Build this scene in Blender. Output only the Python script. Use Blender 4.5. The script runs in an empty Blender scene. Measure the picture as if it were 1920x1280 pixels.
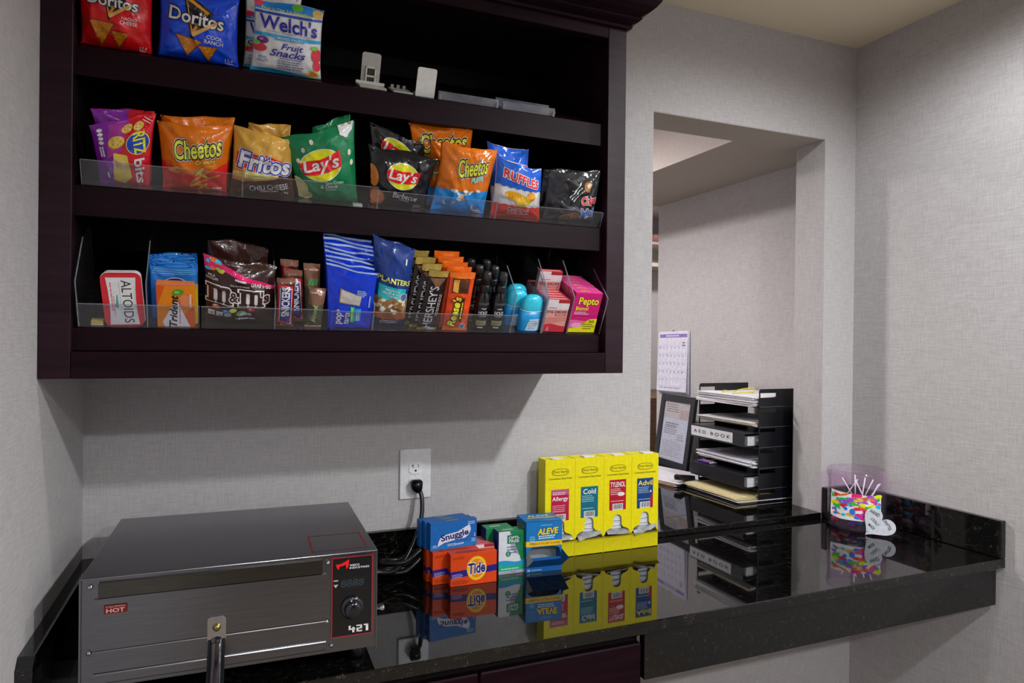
import bpy, bmesh, math, random
from mathutils import Vector, Matrix, noise
random.seed(7)
SC = bpy.context.scene
COL = SC.collection
PI = math.pi

# ------------------------------------------------------------------ camera
# metres; back wall is y=0, left wall x=0, counter top z=0, floor z=-0.91
cam_d = bpy.data.cameras.new('camera')
cam = bpy.data.objects.new('camera', cam_d); COL.objects.link(cam)
F_PX, YAW, PITCH, ROLL = 1275.25, 0.3937, -0.0032, 0.0109
CAM = Vector((0.2821, -1.6638, 0.5732))
fwd = Vector((math.sin(YAW)*math.cos(PITCH), math.cos(YAW)*math.cos(PITCH), math.sin(PITCH)))
rgt = Vector((math.cos(YAW), -math.sin(YAW), 0)); upv = rgt.cross(fwd)
r_ = math.cos(ROLL)*rgt + math.sin(ROLL)*upv; u_ = -math.sin(ROLL)*rgt + math.cos(ROLL)*upv
cam.matrix_world = Matrix(((r_.x, u_.x, -fwd.x, CAM.x), (r_.y, u_.y, -fwd.y, CAM.y), (r_.z, u_.z, -fwd.z, CAM.z), (0, 0, 0, 1)))
cam_d.sensor_width = 36; cam_d.lens = F_PX/1920*36; cam_d.clip_start = 0.02
SC.camera = cam

# ------------------------------------------------------------------ world, lights, exposure
w = bpy.data.worlds.new('world'); SC.world = w; w.use_nodes = True
w.node_tree.nodes['Background'].inputs[0].default_value = (0.86, 0.92, 1.0, 1)
w.node_tree.nodes['Background'].inputs[1].default_value = 0.16
SC.view_settings.view_transform = 'Standard'; SC.view_settings.look = 'None'
SC.view_settings.gamma = 1; SC.view_settings.use_curve_mapping = False
SC.view_settings.exposure = 0.0

def spot(name, loc, power, col, size=150, rad=.05, blend=.6):
    d = bpy.data.lights.new(name, 'SPOT'); d.energy = power; d.color = col
    d.spot_size = math.radians(size); d.spot_blend = blend; d.shadow_soft_size = rad
    o = bpy.data.objects.new(name, d); COL.objects.link(o); o.location = loc
    return o
CW = (.945, .972, 1.0)
spot('ceiling_downlight_or_fill', (1.69, -.72, 1.53), 25, CW, 170, blend=.5)        # row of recessed lamps over the aisle
spot('ceiling_downlight_or_fill', (1.69, -1.91, 1.53), 106, CW, 170, blend=.5)
spot('ceiling_downlight_or_fill', (1.69, -3.1, 1.53), 80, CW, 170, blend=.5)
spot('ceiling_downlight_or_fill', (0.45, -3.1, 1.53), 60, CW, 170, blend=.5)  # added fill lamp off the row, brightens from the front left
spot('office_downlight_or_fill', (1.05, .95, 1.53), 76, (1, .95, .945), 172, .06)
spot('office_downlight_or_fill', (3.0, 2.1, 1.53), 60, (1, .95, .945), 172, .06)  # added unseen lamp to brighten the dark far alcove
spot('office_downlight_or_fill', (0.30, 1.9, 1.53), 60, (1, .95, .945), 170, .06)

# ------------------------------------------------------------------ materials
def lin(h):
    h = h.lstrip('#'); c = [int(h[i:i+2], 16)/255 for i in (0, 2, 4)]
    return tuple((x/12.92 if x <= .04045 else ((x+.055)/1.055)**2.4) for x in c) + (1,)
MATS = {}
def base_mat(name):
    m = bpy.data.materials.new(name); m.use_nodes = True
    nt = m.node_tree; return m, nt, nt.nodes['Principled BSDF']
def N(nt, t, **kw):
    n = nt.nodes.new(t)
    for k, v in kw.items(): setattr(n, k, v)
    return n
def tex_noise(nt, scale, vec=None, detail=2, rough=.5):
    n = N(nt, 'ShaderNodeTexNoise'); n.inputs['Scale'].default_value = scale
    n.inputs['Detail'].default_value = detail; n.inputs['Roughness'].default_value = rough
    if vec is not None: nt.links.new(vec, n.inputs['Vector'])
    return n
def mapped(nt, scl):
    tc = N(nt, 'ShaderNodeTexCoord'); mp = N(nt, 'ShaderNodeMapping')
    mp.inputs['Scale'].default_value = scl; nt.links.new(tc.outputs['Object'], mp.inputs['Vector'])
    return mp.outputs['Vector']
def ramp(nt, src, stops):
    r = N(nt, 'ShaderNodeValToRGB'); e = r.color_ramp.elements
    while len(e) < len(stops): e.new(.5)
    for i, (p, c) in enumerate(stops): e[i].position = p; e[i].color = c
    nt.links.new(src, r.inputs['Fac']); return r.outputs['Color']
def bump(nt, b, src, strength, dist):
    n = N(nt, 'ShaderNodeBump'); n.inputs['Strength'].default_value = strength; n.inputs['Distance'].default_value = dist
    nt.links.new(src, n.inputs['Height']); nt.links.new(n.outputs['Normal'], b.inputs['Normal'])
FIN = dict(film=(.17, .45, .2), card=(.45, .35, .0), matte=(.7, .3, 0), gloss=(.12, .5, .3), paper=(.85, .2, 0), plastic=(.3, .5, 0))
def M(hexc, fin='card'):
    """plain printed / moulded colour with the finish of its surface"""
    k = (hexc, fin)
    if k in MATS: return MATS[k]
    m, nt, b = base_mat('%s_%s' % (fin, hexc.lstrip('#')))
    ro, sp, co = FIN[fin]
    b.inputs['Roughness'].default_value = ro; b.inputs['Specular IOR Level'].default_value = sp
    b.inputs['Coat Weight'].default_value = co; b.inputs['Coat Roughness'].default_value = .12
    c = lin(hexc)
    if fin in ('film', 'gloss'): c = tuple(min(.88, x*1.7) for x in c[:3])+(1,)  # brightened colour stands in for light the leaning shelf goods lack
    n = tex_noise(nt, 90 if fin != 'film' else 45, mapped(nt, (1, 1, 1)), 3)
    d = .10 if fin in ('film', 'paper') else .06
    col = ramp(nt, n.outputs['Fac'], [(.3, tuple(x*(1-d) for x in c[:3])+(1,)), (.7, tuple(min(1, x*(1+d)) for x in c[:3])+(1,))])
    nt.links.new(col, b.inputs['Base Color'])
    if fin == 'film': bump(nt, b, n.outputs['Fac'], .5, .005)
    elif fin in ('card', 'paper'): bump(nt, b, n.outputs['Fac'], .05, .001)
    MATS[k] = m; return m

def mat_wallpaper(name, c1, c2):
    m, nt, b = base_mat(name)
    h = tex_noise(nt, 1, mapped(nt, (26, 26, 330)), 3, .6)
    v = tex_noise(nt, 1, mapped(nt, (330, 330, 26)), 3, .6)
    f = tex_noise(nt, 1, mapped(nt, (900, 900, 900)), 1)
    mx = N(nt, 'ShaderNodeMath', operation='ADD'); nt.links.new(h.outputs['Fac'], mx.inputs[0]); nt.links.new(v.outputs['Fac'], mx.inputs[1])
    m2 = N(nt, 'ShaderNodeMath', operation='MULTIPLY_ADD'); nt.links.new(f.outputs['Fac'], m2.inputs[0]); m2.inputs[1].default_value = .3; nt.links.new(mx.outputs[0], m2.inputs[2])
    m3 = N(nt, 'ShaderNodeMath', operation='MULTIPLY'); nt.links.new(m2.outputs[0], m3.inputs[0]); m3.inputs[1].default_value = .435
    nt.links.new(ramp(nt, m3.outputs[0], [(.30, lin(c1)), (.72, lin(c2))]), b.inputs['Base Color'])
    b.inputs['Roughness'].default_value = .75; b.inputs['Specular IOR Level'].default_value = .2
    bump(nt, b, m3.outputs[0], .35, .002); return m
WALLP = mat_wallpaper('woven_wallpaper', '#a8a4a4', '#cfcbcb')
def mat_noise(name, c1, c2, scale, rough, bs=0, bd=.002, spec=.3, scl=(1, 1, 1), metal=0, stops=(.35, .65), coat=0):
    m, nt, b = base_mat(name); n = tex_noise(nt, scale, mapped(nt, scl), 4, .6)
    nt.links.new(ramp(nt, n.outputs['Fac'], [(stops[0], lin(c1)), (stops[1], lin(c2))]), b.inputs['Base Color'])
    b.inputs['Roughness'].default_value = rough; b.inputs['Specular IOR Level'].default_value = spec; b.inputs['Metallic'].default_value = metal
    b.inputs['Coat Weight'].default_value = coat; b.inputs['Coat Roughness'].default_value = .15
    if bs: bump(nt, b, n.outputs['Fac'], bs, bd)
    return m
CEIL = mat_noise('ceiling_plaster', '#eadcc0', '#f4e6cc', 320, .9, .5, .003)
SOFF = mat_noise('soffit_plaster_shaded', '#b0a69c', '#b9afa5', 200, .9, .15, .002)  # plaster with the soffit's shadow put into its colour
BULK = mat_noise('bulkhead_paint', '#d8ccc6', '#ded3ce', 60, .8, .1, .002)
FLOORM = mat_noise('floor_carpet', '#7e7469', '#8d8377', 220, .95, .4, .004)
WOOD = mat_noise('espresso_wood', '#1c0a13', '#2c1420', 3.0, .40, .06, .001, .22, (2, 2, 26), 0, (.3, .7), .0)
WOODH = mat_noise('espresso_wood_horizontal_shaded', '#14050b', '#200b14', 3.0, .42, .06, .001, .10, (2, 26, 26), 0, (.3, .7), .0)  # same wood, sideways grain, dimmer light on rails and shelves put into colour
WOODIN = mat_noise('espresso_wood_inside_shaded', '#0c0608', '#150b0f', 3.0, .5, .05, .001, .4, (2, 2, 26), 0, (.3, .7))  # same wood, interior shade put into the colour
def mat_granite():
    m, nt, b = base_mat('black_granite')
    v = mapped(nt, (1, 1, 1))
    vo = N(nt, 'ShaderNodeTexVoronoi'); vo.inputs['Scale'].default_value = 260; nt.links.new(v, vo.inputs['Vector'])
    n = tex_noise(nt, 70, v, 5, .65); n2 = tex_noise(nt, 420, v, 2, .6)
    mul = N(nt, 'ShaderNodeMath', operation='MULTIPLY'); nt.links.new(n.outputs['Fac'], mul.inputs[0]); nt.links.new(n2.outputs['Fac'], mul.inputs[1])
    c1 = ramp(nt, mul.outputs[0], [(.25, lin('#060606')), (.33, lin('#100f0d')), (.40, lin('#3a352b')), (.47, lin('#6e6453'))])
    nt.links.new(c1, b.inputs['Base Color'])
    b.inputs['Roughness'].default_value = .035; b.inputs['Specular IOR Level'].default_value = .55; b.inputs['IOR'].default_value = 1.55
    return m
GRAN = mat_granite()
def mat_steel(name, c1, c2, rough, scl):
    m = mat_noise(name, c1, c2, 1, rough, .03, .0006, .5, scl, 1.0, (.3, .7)); return m
STEEL = mat_steel('brushed_steel_top', '#7d7c82', '#8f8e94', .24, (14, 900, 900))
STEELF = mat_steel('brushed_steel_front', '#77777c', '#89898e', .22, (14, 900, 900))
CHROME = mat_noise('chrome', '#c8c8cc', '#d8d8dc', 20, .1, 0, .001, .5, (1, 1, 1), 1.0)
BRASS = mat_noise('yellow_zinc', '#9a8a55', '#b3a26c', 40, .3, 0, .001, .5, (1, 1, 1), 1.0)
def mat_clear(name, tint, edge=.10, rough=.03, body=.06, bodycol='#c9ccd6'):
    """thin clear plastic: see-through, faintly milky, with a mirror sheen"""
    m = bpy.data.materials.new(name); m.use_nodes = True; nt = m.node_tree; nt.nodes.clear()
    out = N(nt, 'ShaderNodeOutputMaterial'); tr = N(nt, 'ShaderNodeBsdfTransparent'); gl = N(nt, 'ShaderNodeBsdfGlossy'); df = N(nt, 'ShaderNodeBsdfDiffuse')
    tr.inputs[0].default_value = lin(tint); gl.inputs['Roughness'].default_value = rough; gl.inputs[0].default_value = (1, 1, 1, 1)
    n = tex_noise(nt, 25, mapped(nt, (1, 1, 1)), 3); dc = ramp(nt, n.outputs['Fac'], [(.3, lin(bodycol)), (.7, lin('#ffffff'))]); nt.links.new(dc, df.inputs[0])
    lf = N(nt, 'ShaderNodeLayerWeight'); lf.inputs[0].default_value = .5
    lw = N(nt, 'ShaderNodeMath', operation='POWER'); nt.links.new(lf.outputs['Facing'], lw.inputs[0]); lw.inputs[1].default_value = 4.5
    m1 = N(nt, 'ShaderNodeMixShader'); m1.inputs[0].default_value = body; nt.links.new(tr.outputs[0], m1.inputs[1]); nt.links.new(df.outputs[0], m1.inputs[2])
    ad = N(nt, 'ShaderNodeMath', operation='ADD'); nt.links.new(lw.outputs[0], ad.inputs[0]); ad.inputs[1].default_value = edge
    m2 = N(nt, 'ShaderNodeMixShader'); nt.links.new(ad.outputs[0], m2.inputs[0]); nt.links.new(m1.outputs[0], m2.inputs[1]); nt.links.new(gl.outputs[0], m2.inputs[2])
    nt.links.new(m2.outputs[0], out.inputs[0]); return m
ACRYL = mat_clear('clear_acrylic', '#f6f7fa', .035, .03, .012)
ACRYLE = mat_clear('acrylic_edge', '#c4c9d4', .10, .1, .22)
JARP = mat_clear('violet_clear_plastic', '#fbf4fb', .03, .04, .014, '#e0c8e4')

# ------------------------------------------------------------------ geometry helpers
def mesh_obj(name, bm, mats, parent=None, smooth=False):
    me = bpy.data.meshes.new(name); bm.normal_update(); bm.to_mesh(me); bm.free()
    for m in (mats if isinstance(mats, (list, tuple)) else [mats]): me.materials.append(m)
    if smooth: me.polygons.foreach_set('use_smooth', [True]*len(me.polygons))
    o = bpy.data.objects.new(name, me); COL.objects.link(o)
    if parent is not None: o.parent = parent
    return o
def tag(o, label=None, cat=None, group=None, kind=None):
    if label: o['label'] = label
    if cat: o['category'] = cat
    if group: o['group'] = group
    if kind: o['kind'] = kind
    return o
def thing(name, label, cat, mat=None, group=None):
    o = bpy.data.objects.new(name, None); COL.objects.link(o); o.empty_display_size = .05
    if mat is not None: o.matrix_world = mat if isinstance(mat, Matrix) else Matrix.Translation(mat)
    return tag(o, label, cat, group)
def box(bm, x0, x1, y0, y1, z0, z1, bev=0, seg=1, mi=0):
    vs = [bm.verts.new(p) for p in ((x0,y0,z0),(x1,y0,z0),(x1,y1,z0),(x0,y1,z0),(x0,y0,z1),(x1,y0,z1),(x1,y1,z1),(x0,y1,z1))]
    fs = [bm.faces.new([vs[i] for i in f]) for f in ((3,2,1,0),(4,5,6,7),(0,1,5,4),(1,2,6,5),(2,3,7,6),(3,0,4,7))]
    for f in fs: f.material_index = mi
    if bev:
        es = list({e for f in fs for e in f.edges})
        bmesh.ops.bevel(bm, geom=es, offset=bev, segments=seg, affect='EDGES', profile=.5)
    return bm
def B(*a, **k): return box(bmesh.new(), *a, **k)
def prism(bm, pts, axis, a0, a1, mi=0):
    """extrude a 2D outline along an axis; pts are the other two coords in xyz order"""
    def mk(p, a): return {'x': (a, p[0], p[1]), 'y': (p[0], a, p[1]), 'z': (p[0], p[1], a)}[axis]
    va = [bm.verts.new(mk(p, a0)) for p in pts]; vb = [bm.verts.new(mk(p, a1)) for p in pts]; n = len(pts)
    fs = [bm.faces.new(va), bm.faces.new(vb[::-1])]
    for i in range(n): fs.append(bm.faces.new((va[i], vb[i], vb[(i+1) % n], va[(i+1) % n])))
    for f in fs: f.material_index = mi
    bmesh.ops.recalc_face_normals(bm, faces=fs); return bm
def lathe(bm, prof, c=(0, 0, 0), seg=24, axis='z', mi=0, cap=True):
    rings = []
    for r, h in prof:
        ring = []
        for i in range(seg):
            a = 2*PI*i/seg; p = (r*math.cos(a), r*math.sin(a))
            q = {'z': (p[0], p[1], h), 'y': (p[0], h, p[1]), 'x': (h, p[0], p[1])}[axis]
            ring.append(bm.verts.new((c[0]+q[0], c[1]+q[1], c[2]+q[2])))
        rings.append(ring)
    fs = []
    for a, b in zip(rings, rings[1:]):
        for i in range(seg): fs.append(bm.faces.new((a[i], a[(i+1) % seg], b[(i+1) % seg], b[i])))
    if cap:
        fs.append(bm.faces.new(rings[0])); fs.append(bm.faces.new(rings[-1]))
    for f in fs: f.material_index = mi
    bmesh.ops.recalc_face_normals(bm, faces=fs); return bm
def tube(bm, pts, r, seg=10, sub=6, flat=1.0):
    P = [Vector(p) for p in pts]
    if sub > 1 and len(P) > 2:
        Q = []
        for i in range(len(P)-1):
            p0 = P[max(i-1, 0)]; p1 = P[i]; p2 = P[i+1]; p3 = P[min(i+2, len(P)-1)]
            for k in range(sub):
                t = k/sub
                Q.append(.5*((2*p1)+(p2-p0)*t+(2*p0-5*p1+4*p2-p3)*t*t+(3*p1-p0-3*p2+p3)*t**3))
        Q.append(P[-1]); P = Q
    rings = []; nrm = None
    for i, p in enumerate(P):
        t = (P[min(i+1, len(P)-1)]-P[max(i-1, 0)]).normalized()
        if nrm is None: nrm = t.orthogonal().normalized()
        nrm = (nrm-t*nrm.dot(t)).normalized(); bn = t.cross(nrm)
        rr = r[i*(len(r)-1)//max(1, len(P)-1)] if isinstance(r, (list, tuple)) else r
        rings.append([bm.verts.new(p+nrm*rr*math.cos(2*PI*k/seg)+bn*rr*flat*math.sin(2*PI*k/seg)) for k in range(seg)])
    fs = []
    for a, b in zip(rings, rings[1:]):
        for i in range(seg): fs.append(bm.faces.new((a[i], a[(i+1) % seg], b[(i+1) % seg], b[i])))
    fs.append(bm.faces.new(rings[0])); fs.append(bm.faces.new(rings[-1]))
    bmesh.ops.recalc_face_normals(bm, faces=fs); return bm

# ------------------------------------------------------------------ printed artwork: shapes and lettering laid on a surface
PENDING = []      # (item, part, list of ops)
TEXTS = {}        # text key -> (verts, faces)
class Print:
    """artwork on one face of a thing. unit = face width; surf(a, b, off) -> local point"""
    def __init__(s, parent, W, surf, grid=None, fin='card', R=1.0):
        s.parent, s.W, s.surf, s.grid, s.fin, s.R = parent, W, surf, grid, fin, R
        s.parts = {}; PENDING.append(s)
    def _add(s, part, op): s.parts.setdefault(part, []).append(op)
    def poly(s, pts, col, layer=1, part='printed_art', fin=None): s._add(part, ('poly', pts, col, layer, fin or s.fin)); return s
    def rect(s, a0, b0, a1, b1, col, layer=1, part='printed_art'): return s.poly([(a0,b0),(a1,b0),(a1,b1),(a0,b1)], col, layer, part)
    def ell(s, ca, cb, ra, rb, col, layer=1, part='printed_art', rot=0, n=28, a0=0, a1=2*PI):
        c, sn = math.cos(rot), math.sin(rot); pts = []
        for i in range(n):
            t = a0+(a1-a0)*i/(n if a1-a0 > 6.2 else n-1); x, y = ra*math.cos(t), rb*math.sin(t)
            pts.append((ca+x*c-y*sn, cb+x*sn+y*c))
        return s.poly(pts, col, layer, part)
    def wave(s, b0, b1, col, layer=1, amp=.02, ph=0, slope=0, a0=0, a1=1, part='printed_art'):
        """band with wavy edges, b0/b1 numbers"""
        n = 16; xs = [a0+(a1-a0)*i/n for i in range(n+1)]
        lo = [(x, b0+amp*math.sin(x*5+ph)+slope*x) for x in xs] if b0 > 0 else [(x, 0) for x in xs]
        hi = [(x, b1+amp*math.sin(x*5+ph)+slope*x) for x in xs]
        return s.poly(lo+hi[::-1], col, layer, part)
    def text(s, t, ca, cb, wd, ht, col, layer=3, rot=0, shear=0, bold=.01, outline=(), part='lettering', arc=0, slope=0):
        for off, oc in outline:
            layer_o = layer-.5*(1+outline.index((off, oc)))
            s._add(part, ('text', t, ca, cb, wd, ht, oc, layer_o, rot, shear, bold, off, arc, slope))
            TEXTS[(t, shear, round(bold+off, 4))] = None
        s._add(part, ('text', t, ca, cb, wd, ht, col, layer, rot, shear, bold, 0, arc, slope)); TEXTS[(t, shear, round(bold, 4))] = None
        return s
    def lines(s, ca, cb, wd, n, dy, ht, col, layer=3, rot=0, rag=.25, part='fine_print'):
        """rows of print too fine to read"""
        c, sn = math.cos(rot), math.sin(rot)
        for i in range(n):
            x = -wd/2; y = -i*dy; end = wd/2-random.random()*rag*wd
            while x < end:
                l = min(wd*random.uniform(.06, .18), end-x)
                q = [(x, y), (x+l, y), (x+l, y+ht), (x, y+ht)]
                s.poly([(ca+p*c-v*sn, cb+p*sn+v*c) for p, v in q], col, layer, part); x += l+wd*.025
        return s
def finish_prints():
    tmp = []
    for key in TEXTS:
        t, shear, bold = key
        cu = bpy.data.curves.new('t', 'FONT'); cu.body = t; cu.size = 1; cu.shear = shear; cu.offset = bold
        cu.resolution_u = 3; cu.fill_mode = 'BOTH'; cu.align_x = 'CENTER'
        o = bpy.data.objects.new('t', cu); COL.objects.link(o); tmp.append((key, o, cu))
    dg = bpy.context.evaluated_depsgraph_get(); dg.update()
    for key, o, cu in tmp:
        me = o.evaluated_get(dg).to_mesh()
        TEXTS[key] = ([(v.co.x, v.co.y) for v in me.vertices], [tuple(p.vertices) for p in me.polygons])
        o.evaluated_get(dg).to_mesh_clear()
    for key, o, cu in tmp:
        bpy.data.objects.remove(o); bpy.data.curves.remove(cu)
    for pr in PENDING:
        for part, ops in pr.parts.items():
            bm = bmesh.new(); mats = []; lay = bm.verts.layers.float.new('lay')
            def mi(col, fin):
                m = M(col, fin)
                if m not in mats: mats.append(m)
                return mats.index(m)
            for op in ops:
                if op[0] == 'poly':
                    _, pts, col, layer, fin = op
                    vs = [bm.verts.new((p[0], p[1], 0)) for p in pts]
                    for v in vs: v[lay] = layer
                    f = bm.faces.new(vs); f.material_index = mi(col, fin)
                    if len(vs) > 4: 
                        r = bmesh.ops.triangulate(bm, faces=[f])
                else:
                    _, t, ca, cb, wd, ht, col, layer, rot, shear, bold, off, arc, slope = op
                    V0, _f = TEXTS[(t, shear, round(bold, 4))]
                    xs = [p[0] for p in V0]; ys = [p[1] for p in V0]
                    if not xs: continue
                    x0, x1, y0, y1 = min(xs), max(xs), min(ys), max(ys)
                    V, Fs = TEXTS[(t, shear, round(bold+off, 4))]
                    sx, sy = wd/(x1-x0), ht/(y1-y0); c, sn = math.cos(rot), math.sin(rot); vs = []
                    k = mi(col, pr.fin)
                    for p in V:
                        x = (p[0]-(x0+x1)/2)*sx; y = (p[1]-(y0+y1)/2)*sy
                        y += arc*(1-(2*x/wd)**2)*ht+slope*x
                        v = bm.verts.new((ca+x*c-y*sn, cb+x*sn+y*c, 0)); v[lay] = layer; vs.append(v)
                    for f in Fs:
                        try: fc = bm.faces.new([vs[i] for i in f]); fc.material_index = k
                        except ValueError: pass
            if pr.grid:
                for ax, lo, hi in ((0, 0, 1), (1, 0, pr.R)):
                    cs = [v.co[ax] for v in bm.verts]
                    g = pr.grid; k = math.ceil(max(min(cs), lo)/g)
                    while k*g < min(max(cs), hi):
                        co = [0, 0, 0]; co[ax] = k*g; no = [0, 0, 0]; no[ax] = 1
                        bmesh.ops.bisect_plane(bm, geom=bm.verts[:]+bm.edges[:]+bm.faces[:], plane_co=co, plane_no=no, dist=1e-6); k += 1
            for v in bm.verts:
                a, b = v.co.x, v.co.y
                v.co = pr.surf(min(max(a, 0), 1) if pr.grid else a, min(max(b, 0), pr.R) if pr.grid else b, v[lay])
            mesh_obj(part, bm, mats, pr.parent, smooth=bool(pr.grid))

# ================================================================== the setting
W, ZC, ZF = 2.2095, 1.5562, -.91
TW = .1227                                     # wall thickness at the pass-through
OX1, OX2, OZ = 1.4092, 2.0739, 1.2375          # the opening
XO, YO = 2.24, 1.172                           # office side wall and where it ends
def struct(name, bm, mat, label=None): return tag(mesh_obj(name, bm, mat), label, None, None, 'structure')
struct('floor', B(-.15, 3.9, -5.2, 3.2, ZF-.05, ZF), FLOORM)
struct('ceiling', B(-.15, 3.9, -5.2, 0, ZC, ZC+.05), CEIL)
bm = bmesh.new()
box(bm, -.15, OX1, 0, TW, ZF, ZC+.05); box(bm, OX1, OX2, 0, TW+.012, OZ, ZC+.05); box(bm, OX2, W+.2, 0, TW, ZF, ZC+.05); box(bm, OX1, OX2, 0, TW, ZF, -.03)
struct('wall_back', bm, WALLP)
struct('wall_left', B(-.15, 0, -5.2, 0, ZF, ZC), WALLP)
struct('wall_right', B(W, W+.2, -5.2, 0, ZF, ZC), WALLP)
struct('wall_front', B(-.15, W+.2, -5.35, -5.2, ZF, ZC), mat_noise('lobby_wall_darkened', '#2a2320', '#3a312b', 3, .7, .05, .001, .2, (8, 8, 1)))  # unseen wall, made dark to cut grey sheen on glossy surfaces
struct('wall_office_right', B(XO, XO+.12, TW, YO, ZF, ZC), WALLP)
struct('wall_office_left', B(-.15, 0, TW, 3.2, ZF, ZC+.05), WALLP)
struct('wall_office_back', B(-.15, 3.9, 3.0, 3.15, ZF, ZC+.05), WALLP)
struct('wall_office_far_right', B(3.75, 3.9, TW, 3.0, ZF, ZC+.05), WALLP)
struct('ceiling_office', B(-.15, 3.9, TW, 3.15, ZC, ZC+.05), BULK)
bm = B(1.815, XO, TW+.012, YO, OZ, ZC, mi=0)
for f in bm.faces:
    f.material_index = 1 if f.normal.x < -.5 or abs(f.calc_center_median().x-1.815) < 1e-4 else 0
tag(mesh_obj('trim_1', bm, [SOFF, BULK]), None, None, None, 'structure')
# thin plaster sheet under the opening header, shadow tone in its colour
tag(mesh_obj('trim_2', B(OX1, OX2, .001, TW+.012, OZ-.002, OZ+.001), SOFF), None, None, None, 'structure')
# far alcove seen through the gap past the office wall: ledges on the far wall
for z, t, m in ((1.33, .02, '#cfc6bd'), (1.17, .03, '#b9ad9f')):
    o = mesh_obj('wall_shelf', B(2.75, 3.75, 2.72, 3.0, z-t, z, .002), M(m, 'matte'))
    tag(o, 'upper pale shelf on far office wall seen past calendar wall' if z > 1.2 else 'lower pale shelf on far office wall seen past calendar wall', 'shelf', 'far office shelves')
bm = bmesh.new(); lathe(bm, [(.001, 0), (.05, .004), (.072, .03), (.078, .06), (.07, .062), (.001, .05)], (0, 0, 0), 20)
o = mesh_obj('pink_bowl', bm, M('#c9908c', 'plastic'), None, True); o.location = (3.33, 2.8, 1.33)
tag(o, 'small pinkish bowl on the far office shelf', 'bowl')
o = mesh_obj('low_cabinet', B(2.7, 3.748, 2.3, 2.998, ZF+.001, .18, .004), mat_noise('brown_wood', '#5a4230', '#6d523c', 4, .5, .05, .001, .3, (2, 2, 20)))
tag(o, 'brown wooden cabinet low in the far office corner', 'cabinet')

# ------------------------------------------------------------------ counter
DC = .4913
ct = thing('countertop', 'long black granite countertop running wall to wall below the snack cabinet', 'countertop', (1.1, -.25, 0))
def cpart(name, bm, mat=GRAN, **k):
    o = mesh_obj(name, bm, mat, ct, **k); o.matrix_parent_inverse = Matrix.Translation((-1.1, .25, 0)); return o
cpart('slab', B(0, W, -DC, 0, -.026, 0, .002, 1))
cpart('backsplash', B(.022, OX1-.004, -.02, 0, .0004, .1012, .002, 1))
cpart('backsplash', B(OX2+.002, W-.02, -.02, 0, .0004, .1012, .002, 1))
bm = bmesh.new(); prism(bm, [(-DC+.003, .0004), (-.0, .0004), (-.0, .1012), (-DC+.018, .1012), (-DC+.003, .086)], 'x', 0, .022)
cpart('backsplash', bm)
cpart('backsplash', B(W-.02, W, -DC, 0, .0004, .1012, .002, 1))
cpart('apron', B(1.083, 2.2035, -.4713, -.4513, -.131, -.0262, .001, 1))
sl = thing('granite_ledge', 'raised black granite ledge running through the wall opening', 'ledge', (1.75, .4, 0))
o = mesh_obj('slab', B(OX1+.001, OX2-.001, -.003, TW+.001, .0004, .018, .0015), GRAN, sl); o.matrix_parent_inverse = Matrix.Translation((-1.75, -.4, 0))
o = mesh_obj('desk_slab', B(.9, XO-.001, TW+.001, 1.16, -.008, .018, .0015), GRAN, sl); o.matrix_parent_inverse = Matrix.Translation((-1.75, -.4, 0))

bc = thing('base_cabinet', 'dark espresso base cabinet under the left end of the counter', 'cabinet', (.54, -.23, ZF))
def bpart(name, bm, mat): 
    o = mesh_obj(name, bm, mat, bc); o.matrix_parent_inverse = Matrix.Translation((-.54, .23, -ZF)); return o
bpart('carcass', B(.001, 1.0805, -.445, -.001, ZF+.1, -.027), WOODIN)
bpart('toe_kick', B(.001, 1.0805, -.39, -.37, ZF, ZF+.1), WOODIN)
for i in range(3):
    x0 = .004+i*.3595
    d = bpart('drawer_front', B(x0, x0+.3565, -.465, -.446, -.205, -.055, .003), WOODH)
    d = bpart('door', B(x0, x0+.3565, -.465, -.446, ZF+.11, -.209, .003), WOOD)
    h = bpart('pull', tube(bmesh.new(), [(x0+.33, -.466, -.30), (x0+.33, -.49, -.31), (x0+.33, -.49, -.41), (x0+.33, -.466, -.42)], .005, 8, 3), CHROME)

# ------------------------------------------------------------------ wall cabinet with sloping shelves
CWD, D, ZB, ZTI, SL, BR = 1.0807, .3784, .5018, 1.228, .0452, .044
TH = math.radians(26); YF = -.36
SZ = {1: 1.0455, 2: .818, 3: .584}
cb = thing('wall_cabinet', 'dark espresso open wall cabinet with three sloping snack shelves', 'cabinet', (.54, -.19, ZB))
def kpart(name, bm, mat, smooth=False):
    o = mesh_obj(name, bm, mat, cb, smooth); o.matrix_parent_inverse = Matrix.Translation((-.54, .19, -ZB)); return o
ZT = 1.30
kpart('stile', B(.001, SL, -D, -D+.019, ZB, ZT, .0012), WOOD); kpart('stile', B(CWD-SL, CWD, -D, -D+.019, ZB, ZT, .0012), WOOD)
kpart('rail', B(SL, CWD-SL, -D, -D+.019, ZB, ZB+BR, .0012), WOODH); kpart('rail', B(SL, CWD-SL, -D, -D+.019, ZTI, ZT, .0012), WOODH)
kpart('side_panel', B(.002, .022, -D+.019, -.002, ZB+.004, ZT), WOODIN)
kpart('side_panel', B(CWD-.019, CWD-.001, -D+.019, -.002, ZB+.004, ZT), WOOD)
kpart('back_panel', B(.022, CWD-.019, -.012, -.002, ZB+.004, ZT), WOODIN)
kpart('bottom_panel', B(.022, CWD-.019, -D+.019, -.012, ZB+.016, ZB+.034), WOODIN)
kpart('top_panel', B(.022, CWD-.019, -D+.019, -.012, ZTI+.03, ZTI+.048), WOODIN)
kpart('side_lining', B(.022, SL-.0005, -D+.0192, -.012, ZB+.034, ZTI+.03), WOODIN); kpart('side_lining', B(CWD-SL+.0005, CWD-.019, -D+.0192, -.012, ZB+.034, ZTI+.03), WOOD)
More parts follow.
